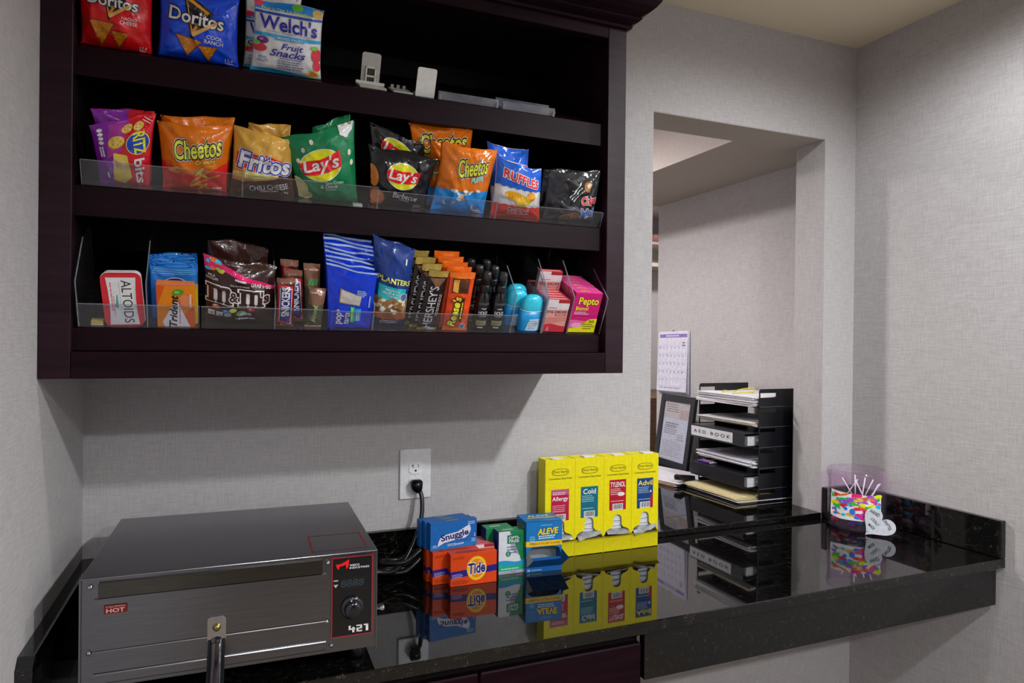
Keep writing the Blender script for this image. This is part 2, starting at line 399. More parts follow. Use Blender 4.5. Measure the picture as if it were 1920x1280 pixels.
def shelf_mat(s, x, ly, lz=0):
    return Matrix.Translation((x, YF+ly*math.cos(TH)-lz*math.sin(TH), SZ[s]+ly*math.sin(TH)+lz*math.cos(TH))) @ Matrix.Rotation(TH, 4, 'X')
for s in (1, 2, 3):
    z = SZ[s]; y1 = -.0125; h = {1: .047, 2: .049, 3: .0365}[s]
    bm = bmesh.new(); rise = math.tan(TH)*(y1-YF)
    prism(bm, [(YF, z), (y1, z+rise), (y1, z+rise-.02), (YF+.02, z-.0145), (YF+.02, z-h), (YF, z-h)], 'x', SL, CWD-SL)
    kpart('shelf', bm, WOODH)
# crown moulding: front run and right return, mitred
prof = [(0, 1.2515), (.007, 1.2535), (.0095, 1.258), (.0075, 1.262), (.010, 1.2635), (.016, 1.266), (.022, 1.2695), (.0245, 1.2725), (.0225, 1.2765), (.026, 1.279), (.036, 1.284), (.046, 1.292), (.054, 1.302), (.060, 1.315), (.066, 1.325), (.068, 1.345), (.068, 1.36), (0, 1.36)]
bm = bmesh.new(); rows = []
for p, z in prof:
    rows.append([bm.verts.new(v) for v in ((.001, -D-p, z), (CWD+p, -D-p, z), (CWD+p, -.001, z))])
for a, b in zip(rows, rows[1:]):
    for i in range(2): bm.faces.new((a[i], a[i+1], b[i+1], b[i]))
for i in range(2): bm.faces.new((rows[-1][i], rows[-1][i+1], rows[0][i+1], rows[0][i]))
bmesh.ops.recalc_face_normals(bm, faces=bm.faces[:])
kpart('crown_moulding', bm, WOODH)

# ================================================================== packaged goods: builders
def bag(name, label, cat, s, cx, ly, C, T, col, fin='film', group=None, seed=0, top=.05, wr=1.0, pinch=.05, back=None, notch=0):
    """pillow bag standing on shelf s; C = BL, BR, TR, TL of its outline in shelf coordinates"""
    C = [(p[0], max(p[1], .001)) for p in C]
    root = thing(name, label, cat, shelf_mat(s, cx, ly), group)
    BL, BR_, TR, TL = C
    Wn = ((BR_[0]-BL[0])+(TR[0]-TL[0]))/2; Hn = ((TL[1]-BL[1])+(TR[1]-BR_[1]))/2
    def shape(u, v, side):
        g = max(0., 1-abs(2*v-1)**3.2); f = max(0., 1-abs(2*u-1)**2.6)
        uu = .5+(u-.5)*(1-pinch*g)
        x = (1-v)*((1-uu)*BL[0]+uu*BR_[0])+v*((1-uu)*TL[0]+uu*TR[0])
        z = (1-v)*((1-uu)*BL[1]+uu*BR_[1])+v*((1-uu)*TL[1]+uu*TR[1])
        fl = min(1., wr)*(1 if Wn > .07 else .3)
        z += (-.010*notch*math.sin(PI*u)+fl*.0055*noise.noise(Vector((u*2.6+seed*1.3, seed, 2.)))*(1+.4*math.sin(PI*u)))*v**5
        yo = fl*.009*math.sin(PI*1.6*u+seed*1.9)*v**5
        e = min(1, (1-v)/top) if v > 1-top else (min(1, v/.04) if v < .04 else 1)
        d = T*f*g*e
        env = min(1, 6*min(u, 1-u, .05+v, 1.05-v))*wr
        n = noise.noise(Vector((x*38+seed*3.1, z*38, seed)))*.0034+noise.noise(Vector((x*85+z*40, z*70, seed+9)))*.0016
        rg = 1-abs(noise.noise(Vector((x*24+z*13+seed, z*17-x*9, seed*1.7)))*2.2); n += .0030*max(0., rg)**3
        for q, (ca, cv) in enumerate(((0, 1), (1, 1), (0, 0), (1, 0))):      # radiating creases from the corners
            dx, dz = (u-ca)*Wn, (v-cv)*Hn; r = math.hypot(dx, dz)+1e-5
            n += .0030*math.exp(-r/.035)*math.sin(math.atan2(dz, dx)*9+seed+q)
        return x, yo+(-1 if side else 1)*d-env*n*(1 if side else .4), z
    bm = bmesh.new(); nu, nv = 36, 40; grids = []
    for side in (1, 0):
        g = [[bm.verts.new(shape(i/nu, j/nv, side)) for i in range(nu+1)] for j in range(nv+1)]; grids.append(g)
        for j in range(nv):
            for i in range(nu):
                q = (g[j][i], g[j][i+1], g[j+1][i+1], g[j+1][i]); bm.faces.new(q if side else q[::-1])
    bmesh.ops.remove_doubles(bm, verts=bm.verts[:], dist=.0003)
    body = mesh_obj('pouch', bm, M(col, fin), root, True)
    R = Hn/Wn
    def surf(a, b, l):
        x, y, z = shape(min(max(a, .004), .996), min(max(b/R, .002), .998), 1); return Vector((x, y-.0008-.00042*l, z))
    p = Print(body, Wn, surf, grid=.0040/Wn, fin=fin, R=R); p.root = root; p.col = col
    # crimped seals
    p2 = Print(root, Wn, surf, grid=.0040/Wn, fin=fin, R=R)
    for v0 in (.012, .985):
        for k in range(3): p2.rect(0.01, R*(v0-.004+.006*k-.004), .99, R*(v0-.004+.006*k-.0035), col, .6, 'top_seal' if v0 > .5 else 'bottom_seal')
    return p
def carton(name, label, cat, mat, w, h, d, col, group=None, fin='card', bev=.0006):
    """box with its front face on local y=0, base z=0, centred in x"""
    root = thing(name, label, cat, mat, group)
    body = mesh_obj('carton', B(-w/2, w/2, 0, d, 0, h, bev), M(col, fin), root)
    p = Print(body, w, lambda a, b, l: Vector(((a-.5)*w, -.0003-.00012*l, b*w)), None, fin, h/w); p.root = root
    p.top = Print(root, w, lambda a, b, l: Vector(((a-.5)*w, b*w, h+.0003+.00012*l)), None, fin, d/w)
    p.left = Print(root, d, lambda a, b, l: Vector((-w/2-.0003-.00012*l, (1-a)*d, b*d)), None, fin, h/d)
    p.right = Print(root, d, lambda a, b, l: Vector((w/2+.0003+.00012*l, a*d, b*d)), None, fin, h/d)
    return p
def chip_tri(p, pts, c='#b06a14', layer=2):
    p.poly(pts, '#7a3c08', layer-.4); cx = sum(q[0] for q in pts)/3; cy = sum(q[1] for q in pts)/3
    p.poly([(cx+(x-cx)*.9, cy+(y-cy)*.9) for x, y in pts], c, layer)
    for k in range(14):
        r = [random.random() for _ in range(3)]; t = sum(r)
        x = sum(q[0]*w_ for q, w_ in zip(pts, r))/t; y = sum(q[1]*w_ for q, w_ in zip(pts, r))/t
        p.ell(x, y, .012, .009, random.choice(['#c88a28', '#8f480a', '#d8a040']), layer+.3, n=6)
def rot_pts(pts, c, a):
    return [(c[0]+(x-c[0])*math.cos(a)-(y-c[1])*math.sin(a), c[1]+(x-c[0])*math.sin(a)+(y-c[1])*math.cos(a)) for x, y in pts]

# ================================================================== shelf 1
def tortilla(name, label, cx, ly, C, T, col, fl1, fl2, lb, seed, chips, tilt):
    p = bag(name, label, 'chip bag', 1, cx, ly, C, T, col, seed=seed, wr=1.1)
    tri = [(.30, lb+.26), (.62, lb+.10), (.43, lb-.22)]
    p.poly(rot_pts([(.26, lb+.31), (.68, lb+.10), (.43, lb-.28)], (.45, lb), tilt), '#15151a', 1)
    p.poly(rot_pts(tri, (.45, lb), tilt), '#f07a1c', 1.3); p.poly(rot_pts([(.325, lb+.20), (.57, lb+.09), (.43, lb-.15)], (.45, lb), tilt), '#17171b', 1.6)
    p.text('Doritos', .47, lb, .70, .165, '#ffffff', 3.4, rot=tilt, bold=.018, outline=((.05, '#101014'),), part='logo_lettering')
    p.poly(rot_pts([(.42, lb-.19), (.45, lb-.235), (.74, lb-.01), (.73, lb+.02)], (.45, lb), tilt), '#f2924a', 3.8)
    p.text(fl1, .70, lb-.215, .21, .045, '#f4f0ee', rot=tilt); p.text(fl2, .69, lb-.275, .24, .05, '#f4f0ee', rot=tilt)
    for c in chips: chip_tri(p, c)
    p.text('15\u00a2', .88, .06, .10, .055, '#f0f0f0'); p.lines(.88, .022, .12, 1, .02, .01, '#e0d8d8')
    return p
tortilla('chip_bag', 'red tortilla chip bag with two orange chips on the top shelf', .0995, .032, [(-.052, .001), (.055, .001), (.0618, .1206), (-.050, .118)], .021, '#c41218', 'NACHO', 'CHEESE', .68, 1,
         [[(.12, .40), (.50, .38), (.30, .02)], [(.44, .28), (.70, .26), (.53, .01)]], -.06)
tortilla('chip_bag', 'bright blue tortilla chip bag with two orange chips on the top shelf', .2275, .032, [(-.066, .001), (.066, .001), (.066, .1125), (-.0598, .110)], .021, '#0f3fc4', 'COOL', 'RANCH', .55, 2,
         [[(.20, .33), (.54, .27), (.36, .06)], [(.48, .22), (.74, .22), (.62, .02)]], -.10)
def fruit(label, cx, ly, C, T, seed):
    p = bag('fruit_snack_bag', label, 'snack bag', 1, cx, ly, C, T, '#f3f3f6', seed=seed, wr=.7, group='fruit snack bags on the top shelf')
    p.wave(.86, .975, '#1d6fb8', 1, .012, 1.2); p.rect(0, .87, 1, .975, '#1d6fb8', 1.05)
    p.text('Fruit is Our 1st Ingredient!', .48, .865, .76, .05, '#b7d84c', slope=-.06, shear=.15)
    p.ell(.62, .93, .08, .05, '#5aa83a', 1.6); p.ell(.92, .90, .08, .06, '#f29a4a', 1.6); p.ell(.06, .95, .07, .05, '#c2283c', 1.6)
    p.wave(.80, .835, '#1b3f9a', 1.2, .012, 1.2)
    p.text("Welch's", .50, .69, .86, .20, '#1d1f86', bold=.022, part='logo_lettering', slope=-.05)
    p.text('FAMILY FARMER OWNED', .52, .572, .66, .024, '#8a8aa0', slope=-.04)
    p.wave(.50, .545, '#2b8fd0', 1.4, .008, 1.0); p.rect(.30, .475, .74, .53, '#2b8fd0', 1.5); p.text('MIXED FRUIT', .52, .502, .36, .033, '#ffffff', slope=-.03)
    p.text('Fruit', .56, .395, .33, .085, '#23248e', shear=.3); p.text('Snacks', .50, .30, .52, .10, '#23248e', shear=.3, bold=.014)
    p.rect(.38, .225, .70, .232, '#23248e', 2)
    p.ell(.13, .45, .085, .05, '#5d2160', 2); p.ell(.11, .46, .03, .02, '#a568b0', 2.4); p.ell(.09, .34, .10, .055, '#d92b3a', 2); p.ell(.04, .40, .06, .03, '#6db33f', 2.3)
    p.ell(.93, .33, .075, .10, '#d92b3a', 2); p.ell(.90, .43, .06, .03, '#6db33f', 2.3); p.ell(.88, .06, .10, .055, '#f0a860', 2); p.ell(.88, .06, .07, .035, '#e87d3a', 2.3); p.ell(.94, .18, .06, .07, '#c22436', 2.2)
    p.ell(.16, .19, .115, .085, '#ffffff', 2.2); p.ell(.16, .19, .10, .072, '#e9ecf4', 2.4); p.text('REAL', .15, .215, .12, .035, '#23248e'); p.text('FRUIT!', .15, .165, .15, .04, '#23248e')
    p.wave(0, .05, '#2b8fd0', 1.2, .02, 0, -.02); p.lines(.56, .185, .40, 4, .035, .016, '#6a7090')
    return p
fruit('front fruit snack bag with big navy lettering on the top shelf', .375, .032, [(-.0633, .001), (.0632, .001), (.0604, .1222), (-.0585, .1188)], .020, 3)
fruit('fruit snack bag tucked behind the front one on the top shelf', .3502, .064, [(-.0499, .001), (.0499, .001), (.0484, .1304), (-.0474, .1259)], .010, 4)
# display hardware on the top shelf
PLW = M('#dcdcd6', 'plastic'); PLG = M('#b8b7b0', 'plastic')
def rounded(w, h, r, n=5, x=0, z=0, bottom=False):
    pts = []
    for cx, cz, a0 in ((w/2-r, h-r, 0), (-w/2+r, h-r, PI/2)):
        for k in range(n+1):
            a = a0+PI/2*k/n; pts.append((x+cx+r*math.cos(a), z+cz+r*math.sin(a)))
    if bottom:
        for cx, cz, a0 in ((-w/2+r, r, PI), (w/2-r, r, 1.5*PI)):
            for k in range(n+1):
                a = a0+PI/2*k/n; pts.append((x+cx+r*math.cos(a), z+cz+r*math.sin(a)))
    else: pts += [(x-w/2, z), (x+w/2, z)]
    return pts
t = thing('shelf_pusher', 'grey plastic product pusher with square window standing on empty top shelf', 'shelf pusher', shelf_mat(1, .533, .055))
mesh_obj('paddle', prism(bmesh.new(), rounded(.0365, .062, .005), 'y', 0, .0025), PLG, t)
bm = bmesh.new()
for a in ((-.010, .010, .034, .037), (-.010, .010, .018, .021), (-.010, -.0075, .002, .037), (.0075, .010, .002, .037)): box(bm, a[0], a[1], -.004, -.0001, a[2], a[3])
mesh_obj('window_frame', bm, PLW, t); mesh_obj('spring_block', B(-.0072, .0072, -.003, -.0001, .002, .0335), M('#3a3630', 'plastic'), t)
mesh_obj('foot', B(-.026, .026, -.045, .012, .0005, .005, .001), PLG, t); mesh_obj('rail_lip', B(-.028, .028, -.006, -.0045, .005, .010), PLW, t)
t = thing('shelf_clip', 'flat grey plastic slide lying between the pusher and the white tag', 'shelf clip', shelf_mat(1, .592, .02))
mesh_obj('plate', B(-.020, .020, -.008, .045, .0005, .004, .001), PLG, t)
for x in (-.012, 0, .012): mesh_obj('tooth', B(x-.003, x+.003, .045, .048, .0005, .010), PLG, t)
t = thing('blank_tag', 'blank white plastic tag with rounded corners on the top shelf edge', 'tag', shelf_mat(1, .6365, .018))
mesh_obj('plate', prism(bmesh.new(), rounded(.0385, .054, .004), 'y', 0, .003), M('#e9e9e4', 'plastic'), t); mesh_obj('foot', B(-.017, .017, .003, .03, .0005, .004), PLG, t)
def lip_strip(label, s, x0, x1, ly, h, parts=True, th=.002, group='clear acrylic shelf lips'):
    t = thing('acrylic_lip', label, 'acrylic strip', shelf_mat(s, (x0+x1)/2, ly), group); L = (x1-x0)/2
    mesh_obj('strip', B(-L, L, 0, th, .001, h), ACRYL, t); mesh_obj('foot', B(-L, L, th, .03, .0006, .002), ACRYL, t)
    bm = bmesh.new(); box(bm, -L, L, -.0002, th+.0002, h, h+.0008); box(bm, -L-.0008, -L, -.0002, th+.0002, .001, h); box(bm, L, L+.0008, -.0002, th+.0002, .001, h)
    mesh_obj('polished_edge', bm, ACRYLE, t); return t
MILKY = mat_clear('frosted_acrylic', '#d4d8e2', .06, .15, .22, '#8a90a6')
def low_strip(label, x0, x1, ly):
    t = thing('acrylic_strip', label, 'acrylic strip', shelf_mat(1, (x0+x1)/2, ly), 'loose acrylic strips on the top shelf'); L = (x1-x0)/2
    mesh_obj('strip', B(-L, L, 0, .002, .0006, .0165), MILKY, t); mesh_obj('flange', B(-L, L, .002, .025, .0006, .0022), ACRYL, t)
    for x in (-L+.003, L-.003): mesh_obj('stud', lathe(bmesh.new(), [(.003, .0008), (.003, .011), (.002, .012)], (x, -.0035, 0), 10), ACRYLE, t)
low_strip('left low frosted acrylic strip beside the blank white tag', .662, .790, .012)
low_strip('right low frosted acrylic strip near the cabinet side', .798, .918, .010)
low_strip('low frosted acrylic strip lying behind the right front strip', .80, .925, .060)

# ================================================================== shelf 2
def crackers(label, cx, ly, C, T, seed):
    p = bag('cracker_bag', label, 'snack bag', 2, cx, ly, C, T, '#b5101f', seed=seed, wr=.7, group='cracker bags on the middle shelf', top=.06)
    p.poly([(0, 0), (.30, 0), (.34, .55), (.60, p.R), (0, p.R)], '#6d1a86', 1)
    p.poly([(.22, .55), (.48, .68), (.62, 1.22), (.30, 1.22)], '#8e2a7c', 1.2)
    p.text('RITZ', .79, .80, .38, .20, '#f6e12a', 3.6, rot=-1.46, bold=.03, part='logo_lettering')
    p.ell(.76, .80, .20, .20, '#f5d67a', 1.8); p.ell(.76, .80, .187, .187, '#173a9c', 2.1)
    p.text('bits', .82, .30, .46, .19, '#f2f0f4', 3.2, rot=-1.46, bold=.02, part='logo_lettering')
    p.poly([(.30, .10), (.52, .04), (.66, .18), (.58, .60), (.34, .66)], '#d9a53c', 2)
    p.text('Cheese', .52, .38, .24, .07, '#fff4d0', 3, rot=-1.46); p.lines(.42, .42, .20, 3, .05, .02, '#c78ac8', rot=-1.46)
    for a, b, r in ((.40, .86, .15), (.58, 1.08, .09), (.76, 1.08, .085)):
        p.ell(a, b, r, r*.8, '#a86a20', 2.1, rot=.4); p.ell(a, b+.012, r*.92, r*.72, '#dba24c', 2.4, rot=.4)
        for k in range(5): p.ell(a+r*.5*math.cos(k*1.26), b+.012+r*.4*math.sin(k*1.26), .012, .009, '#8f5718', 2.7, n=8)
    for k in range(4): p.ell(.14, 1.12-.085*k, .045, .036, '#d9cfe6', 2)
    p.lines(.15, .66, .26, 2, .045, .03, '#e8dcf0', rot=-1.46); p.lines(.20, .20, .14, 1, .045, .03, '#e8dcf0', rot=-1.46)
    p.lines(.90, 1.17, .16, 2, .04, .012, '#f3c0c8', rot=-.5); return p
crackers('front purple and red mini cracker bag at the left of the middle shelf', .1153, .026, [(-.0375, .001), (.0375, .001), (.0505, .1247), (-.0473, .0949)], .014, 5)
crackers('second purple and red cracker bag poking up behind the front one', .1195, .050, [(-.0346, .001), (.0346, .001), (.0428, .124), (-.0507, .1170)], .008, 6)
def curls(label, cx, ly, C, T, seed, kind, lw=.62, la=.54, lb=.68, tilt=.10, group='orange cheese snack bags on the middle shelf'):
    p = bag('cheese_curl_bag', label, 'snack bag', 2, cx, ly, C, T, '#c8620a', seed=seed, wr=1.15, group=group)
    if kind == 'crunchy':
        p.wave(0, .36, '#c31a1e', 1, .10, 2.2, .03)
        for k in range(16):      # crunchy sticks strewn over the lower half
            a, b = random.uniform(.12, .9), random.uniform(.06, .36); p.ell(a, b, .10, .022, random.choice(['#f28a1c', '#e06a10', '#ffb03a']), 2, rot=random.uniform(-.6, .9), n=12)
        p.ell(.24, .12, .19, .075, '#e8332a', 2.6, rot=-.1)
    else:
        p.wave(0, .40, '#1478d2', 1, .015, 2, .02)
        for k in range(13):
            a, b = random.uniform(.15, .9), random.uniform(.06, .44); col = random.choice(['#f29a2c', '#f5f5f2', '#e07a14', '#f5f5f2']); r = random.uniform(.05, .085)
            if col == '#f5f5f2': p.ell(a, b, r, r*.45, col, 2, rot=random.uniform(-1, 1), n=12); continue
            n = 9; t0 = random.uniform(0, 6); arc = [(a+r*math.cos(t0+2.4*i/n), b+r*math.sin(t0+2.4*i/n)) for i in range(n+1)]+[(a+.58*r*math.cos(t0+2.4*i/n), b+.58*r*math.sin(t0+2.4*i/n)) for i in range(n, -1, -1)]
            p.poly(arc, col, 2.3)
    p.text('Cheetos', la, lb, lw*1.1, .29, '#f3d43a', 4, rot=tilt, shear=.12, bold=.02, outline=((.055, '#17120c'), (.08, '#f4efe4')), part='logo_lettering', slope=.05)
    p.text('Crunchy' if kind == 'crunchy' else 'PUFFS', la+.12, lb-.20, .30 if kind == 'crunchy' else .24, .08, '#f4c65a' if kind == 'crunchy' else '#35c8b4', 3.4, rot=tilt+.05, shear=.2, bold=.015, outline=((.03, '#7a2408' if kind == 'crunchy' else '#e8f4f0'),))
    p.ell(.10, .42, .05, .035, '#a84a08', 1.5); p.lines(.85, .06, .18, 2, .035, .018, '#f6ddc0')
    return p
curls('front orange cheese curl bag with red lower half on the middle shelf', .2235, .032, [(-.0516, .001), (.0516, .001), (.062, .117), (-.0579, .1105)], .021, 11, 'crunchy')
curls('orange cheese curl bag standing behind the front crunchy curl bag', .2267, .066, [(-.0527, .001), (.0527, .001), (.0613, .1267), (-.0577, .1165)], .010, 12, 'crunchy')
def cornchip(label, cx, ly, C, T, seed):
    p = bag('corn_chip_bag', label, 'snack bag', 2, cx, ly, C, T, '#b58a3a', seed=seed, wr=1.5, group='corn chip bags on the middle shelf')
    p.poly([(0, 0), (1, 0), (1, .50), (.75, .42), (.45, .30), (.2, .24), (0, .24)], '#3b1a14', 1)
    p.ell(.34, .36, .42, .075, '#c98c3c', 1.6, rot=.10); p.ell(.34, .375, .40, .055, '#e6b765', 1.9, rot=.10)
    p.poly([(.04, .50), (.06, .70), (.60, .74), (.93, .62), (.86, .50), (.5, .42)], '#b3161c', 2)
    p.text('Fritos', .52, .59, .88, .29, '#f4f4f8', 4, rot=-.03, shear=.18, bold=.03, outline=((.055, '#23318e'), (.08, '#f0e3c8')), part='logo_lettering')
    p.text('CHILI CHEESE', .60, .185, .64, .10, '#efe6d8', 3, rot=.16, bold=.008); p.text('CORN CHIPS', .60, .105, .30, .03, '#d8c8b8', 3, rot=.12)
    p.ell(.86, .10, .075, .075, '#5c3a30', 2); p.ell(.86, .10, .065, .065, '#341712', 2.3); p.text('18g', .86, .105, .10, .055, '#e8dcd0'); return p
cornchip('front golden corn chip bag with dark brown foot on the middle shelf', .3359, .032, [(-.0553, .001), (.0553, .001), (.0484, .107), (-.0513, .1205)], .021, 21)
cornchip('golden corn chip bag with folded top behind the front corn chip bag', .3378, .066, [(-.0494, .001), (.0494, .001), (.0448, .1263), (-.0277, .1217)], .010, 22)
def potato(label, cx, ly, C, T, seed, green, lw=.60, la=.48, lb=.62, tilt=.08, names=True):
    base = '#0c6b41' if green else '#121316'
    p = bag('potato_chip_bag', label, 'chip bag', 2, cx, ly, C, T, base, seed=seed, wr=1.1, group='potato chip bags on the middle shelf')
    c, s_ = (la, lb), tilt
    p.ell(la, lb, lw*.52, lw*.40, '#f3e6cf', 1.6, rot=tilt); p.ell(la, lb, lw*.50, lw*.38, '#f0c118', 1.9, rot=tilt)
    band = [(la-lw*.53, lb+lw*.12), (la-lw*.30, lb+lw*.17), (la, lb+lw*.15), (la+lw*.30, lb+lw*.19), (la+lw*.53, lb+lw*.25), (la+lw*.51, lb-lw*.12), (la+lw*.2, lb-lw*.19), (la-lw*.15, lb-lw*.22), (la-lw*.48, lb-lw*.18)]
    p.poly(rot_pts(band, c, tilt), '#c4161c', 3.1)
    p.text("Lay's", la, lb-.005, lw*.92, lw*.42, '#ffffff', 4.4, rot=tilt, shear=.2, bold=.02, part='logo_lettering')
    if green:
        if names: p.text('Sour Cream', .62, .325, .30, .05, '#dfeee4', shear=.15, rot=.03); p.text('& Onion', .52, .265, .28, .055, '#dfeee4', shear=.15, rot=.03); p.text('FLAVORED', .55, .215, .18, .022, '#bcd8c6')
        p.poly([(.74, 1.16), (1.0, 1.22), (.96, 1.0), (.86, .92), (.77, .98)], '#e6e9ec', 1.5); p.ell(.83, 1.08, .03, .025, '#7d9a6a', 2); p.ell(.92, 1.09, .03, .025, '#57744a', 2)
        for a, b in ((.22, .86), (.36, .97), (.90, .72), (.93, .58), (.12, .70)): p.ell(a, b, .028, .04, '#d6e8a8', 1.6, n=12)
        p.ell(.06, .28, .10, .16, '#d9bd7c', 1.6, rot=.5); p.ell(.10, .10, .13, .085, '#e2ca8e', 2, rot=-.2); p.ell(.10, .11, .10, .06, '#d4b670', 2.3, rot=-.2)
    else:
        if names: p.text('Barbecue', .58, .215, .44, .095, '#e8e6e4', shear=.12, rot=-.10); p.text('FLAVORED', .58, .145, .18, .02, '#b8b4b0', rot=-.1)
        p.ell(.04, .46, .075, .16, '#c96f2e', 1.6, rot=.1); p.ell(.10, .14, .13, .13, '#a8552a', 2, rot=-.3); p.ell(.10, .15, .105, .10, '#bb6a38', 2.3, rot=-.3)
        p.lines(.85, .06, .16, 2, .03, .012, '#a0a0a4')
    return p
potato('green potato chip bag with flared top corners on the middle shelf', .455, .035, [(-.0551, .001), (.0551, .001), (.0369, .155), (-.0897, .1069)], .021, 31, True, .62, .44, .60, .10)
potato('green potato chip bag peeking out behind the front green bag', .4631, .068, [(-.0512, .001), (.0513, .001), (.0238, .1586), (-.0438, .1286)], .009, 32, True, .6, .5, .6, .05, False)
potato('front black barbecue chip bag with crumpled top on the middle shelf', .5856, .032, [(-.0541, .001), (.0541, .001), (.0711, .1029), (-.0672, .1153)], .020, 33, False, .50, .50, .52, -.05)
potato('black barbecue chip bag rising behind the front black bag', .592, .066, [(-.0573, .001), (.0573, .001), (.0443, .118), (-.0678, .1527)], .010, 34, False, .58, .48, .86, -.22, False)
curls('front orange and blue cheese puff bag on the middle shelf', .7112, .035, [(-.0573, .001), (.0573, .001), (.0693, .1309), (-.0515, .1335)], .021, 41, 'puffs', .50, .57, .82, .14, 'orange cheese snack bags on the middle shelf')
curls('orange cheese puff bag half hidden left behind the front puff bag', .7066, .066, [(-.0537, .001), (.0537, .001), (.019, .1300), (-.0633, .1313)], .009, 42, 'puffs', .62, .40, .86, .05)
curls('tall orange cheese puff bag rearmost of the three puff bags', .697, .096, [(-.0587, .001), (.0587, .001), (.0403, .1641), (-.0914, .1546)], .009, 43, 'puffs', .70, .52, .99, .06)
def ridged(label, cx, ly, C, T, seed, lb, la=.52):
    p = bag('ridged_chip_bag', label, 'chip bag', 2, cx, ly, C, T, '#eceef2', seed=seed, wr=.9, group='ridged chip bags on the middle shelf', notch=.6)
    z = [(i/14, .56+.025*(i % 2)) for i in range(15)]; p.poly(z+[(1, p.R), (0, p.R)], '#1450b4', 1)
    z = [(i/14, .24+.022*(i % 2)) for i in range(15)]; p.poly([(0, 0), (1, 0)]+z[::-1], '#c22318', 1)
    p.text('RUFFLES', la, lb, .78, .17, '#d01a2c', 3.6, rot=-.13, bold=.03, outline=((.06, '#f4f4f6'),), part='logo_lettering')
    p.ell(.42, .42, .24, .085, '#c98a1e', 1.8, rot=-.15); p.ell(.58, .36, .18, .10, '#dba030', 2.0, rot=.3); p.ell(.74, .47, .09, .09, '#c4831a', 2.1)
    for k in range(7): p.rect(.26+.06*k, .36+.02*(k % 3), .268+.06*k, .46, '#a8680f', 2.6)
    p.text('CHEDDAR', .50, .175, .46, .085, '#f0e2da', 3, bold=.006); p.text('& SOUR CREAM', .50, .095, .44, .04, '#f0e2da', 3); return p
ridged('front blue and white ridged chip bag with red foot on the middle shelf', .8392, .032, [(-.0575, .001), (.0575, .001), (.0428, .1058), (-.0634, .1244)], .020, 51, .76)
ridged('blue and white ridged chip bag peeking up behind the front one', .839, .064, [(-.0438, .001), (.0437, .001), (.0162, .1373), (-.0798, .1445)], .010, 52, 1.12, .58)
def cookies(label, cx, ly, C, T, seed):
    p = bag('cookie_bag', label, 'snack bag', 2, cx, ly, C, T, '#2a2b2f', fin='gloss', seed=seed, wr=1.9, group='mini cookie bags on the middle shelf')
    p.poly([(.42, .30), (.30, .75), (.55, .80), (.62, .45)], '#1c1d20', 1)
    p.text('Chips', .78, .38, .34, .17, '#c02430', 3.4, rot=.04, bold=.03, outline=((.05, '#eef0f4'),), part='logo_lettering'); p.text('Mini', .78, .19, .30, .16, '#2a58a8', 3.4, rot=.04, bold=.03, outline=((.05, '#eef0f4'),), part='logo_lettering')
    p.ell(.70, .62, .09, .08, '#8a6038', 1.8); p.ell(.72, .64, .05, .035, '#c8b090', 2.1); p.ell(.40, .10, .14, .075, '#8c5f3a', 1.8, rot=.3); p.ell(.52, .14, .10, .07, '#7a5030', 2, rot=-.2)
    for k in range(6): p.ell(.33+.05*k, .08+.015*(k % 3), .014, .011, '#2b1a10', 2.5, n=8)
    p.lines(.48, .56, .32, 3, .05, .02, '#c8cad0', rot=.9); return p
cookies('front grey and black mini cookie bag at right end of middle shelf', .9724, .037, [(-.0693, .001), (.0600, .001), (.0523, .1151), (-.0774, .101)], .022, 61)
cookies('second grey mini cookie bag pressed behind the front cookie bag', .962, .070, [(-.060, .001), (.060, .001), (.050, .106), (-.066, .102)], .009, 62)
lip_strip('left clear acrylic lip along the front edge of the middle shelf', 2, .056, .300, .003, .042)
lip_strip('second clear acrylic lip from left on the middle shelf edge', 2, .302, .540, .003, .042)
lip_strip('third clear acrylic lip from left on the middle shelf edge', 2, .542, .782, .003, .036)
lip_strip('right clear acrylic lip along the front edge of the middle shelf', 2, .784, 1.030, .003, .034)
o = thing('price_chip', 'small white plastic chip lying at the front foot of green bag', 'plastic clip', shelf_mat(2, .505, .0062)); mesh_obj('plate', B(-.009, .009, 0, .012, .0006, .006, .001), PLW, o); mesh_obj('tab', B(-.004, .004, .012, .016, .0006, .003), PLW, o)

# ================================================================== shelf 3
# mint tin
t = thing('mint_tin', 'red and white mint tin standing on end on the bottom shelf', 'tin', shelf_mat(3, .1199, .010) @ Matrix.Rotation(math.radians(-2.5), 4, 'Y'))
lid = mesh_obj('lid', prism(bmesh.new(), rounded(.0590, .0935, .011, 6, 0, .0005, True), 'y', 0, .006), M('#b3161f', 'gloss'), t)
mesh_obj('body', prism(bmesh.new(), rounded(.0570, .0915, .010, 6, 0, .0015, True), 'y', .006, .020), M('#b9bcc0', 'gloss'), t)
mesh_obj('rolled_rim', prism(bmesh.new(), rounded(.0602, .0947, .0115, 6, 0, .0000, True), 'y', .0058, .0085), M('#c9c9cd', 'gloss'), t)
p = Print(lid, .059, lambda a, b, l: Vector(((a-.5)*.059, -.0003-.00012*l, b*.059)), None, 'gloss', 1.58)
p.poly([(.13, .06), (.87, .06), (.84, .40), (.83, .78), (.84, 1.15), (.87, 1.49), (.13, 1.49), (.16, 1.15), (.17, .78), (.16, .40)], '#ced3da', 1)
p.text('ALTOIDS', .62, .76, 1.30, .25, '#201c1c', 2, rot=-PI/2, bold=.004, part='logo_lettering')
p.text('PEPPERMINT', .28, .62, .62, .035, '#b8404a', 2, rot=-PI/2); p.lines(.22, .90, .9, 1, .05, .03, '#c0606a', rot=-PI/2); p.lines(.44, .80, 1.1, 1, .05, .015, '#98a0a8', rot=-PI/2); p.lines(.80, .80, .9, 1, .05, .015, '#98a0a8', rot=-PI/2)
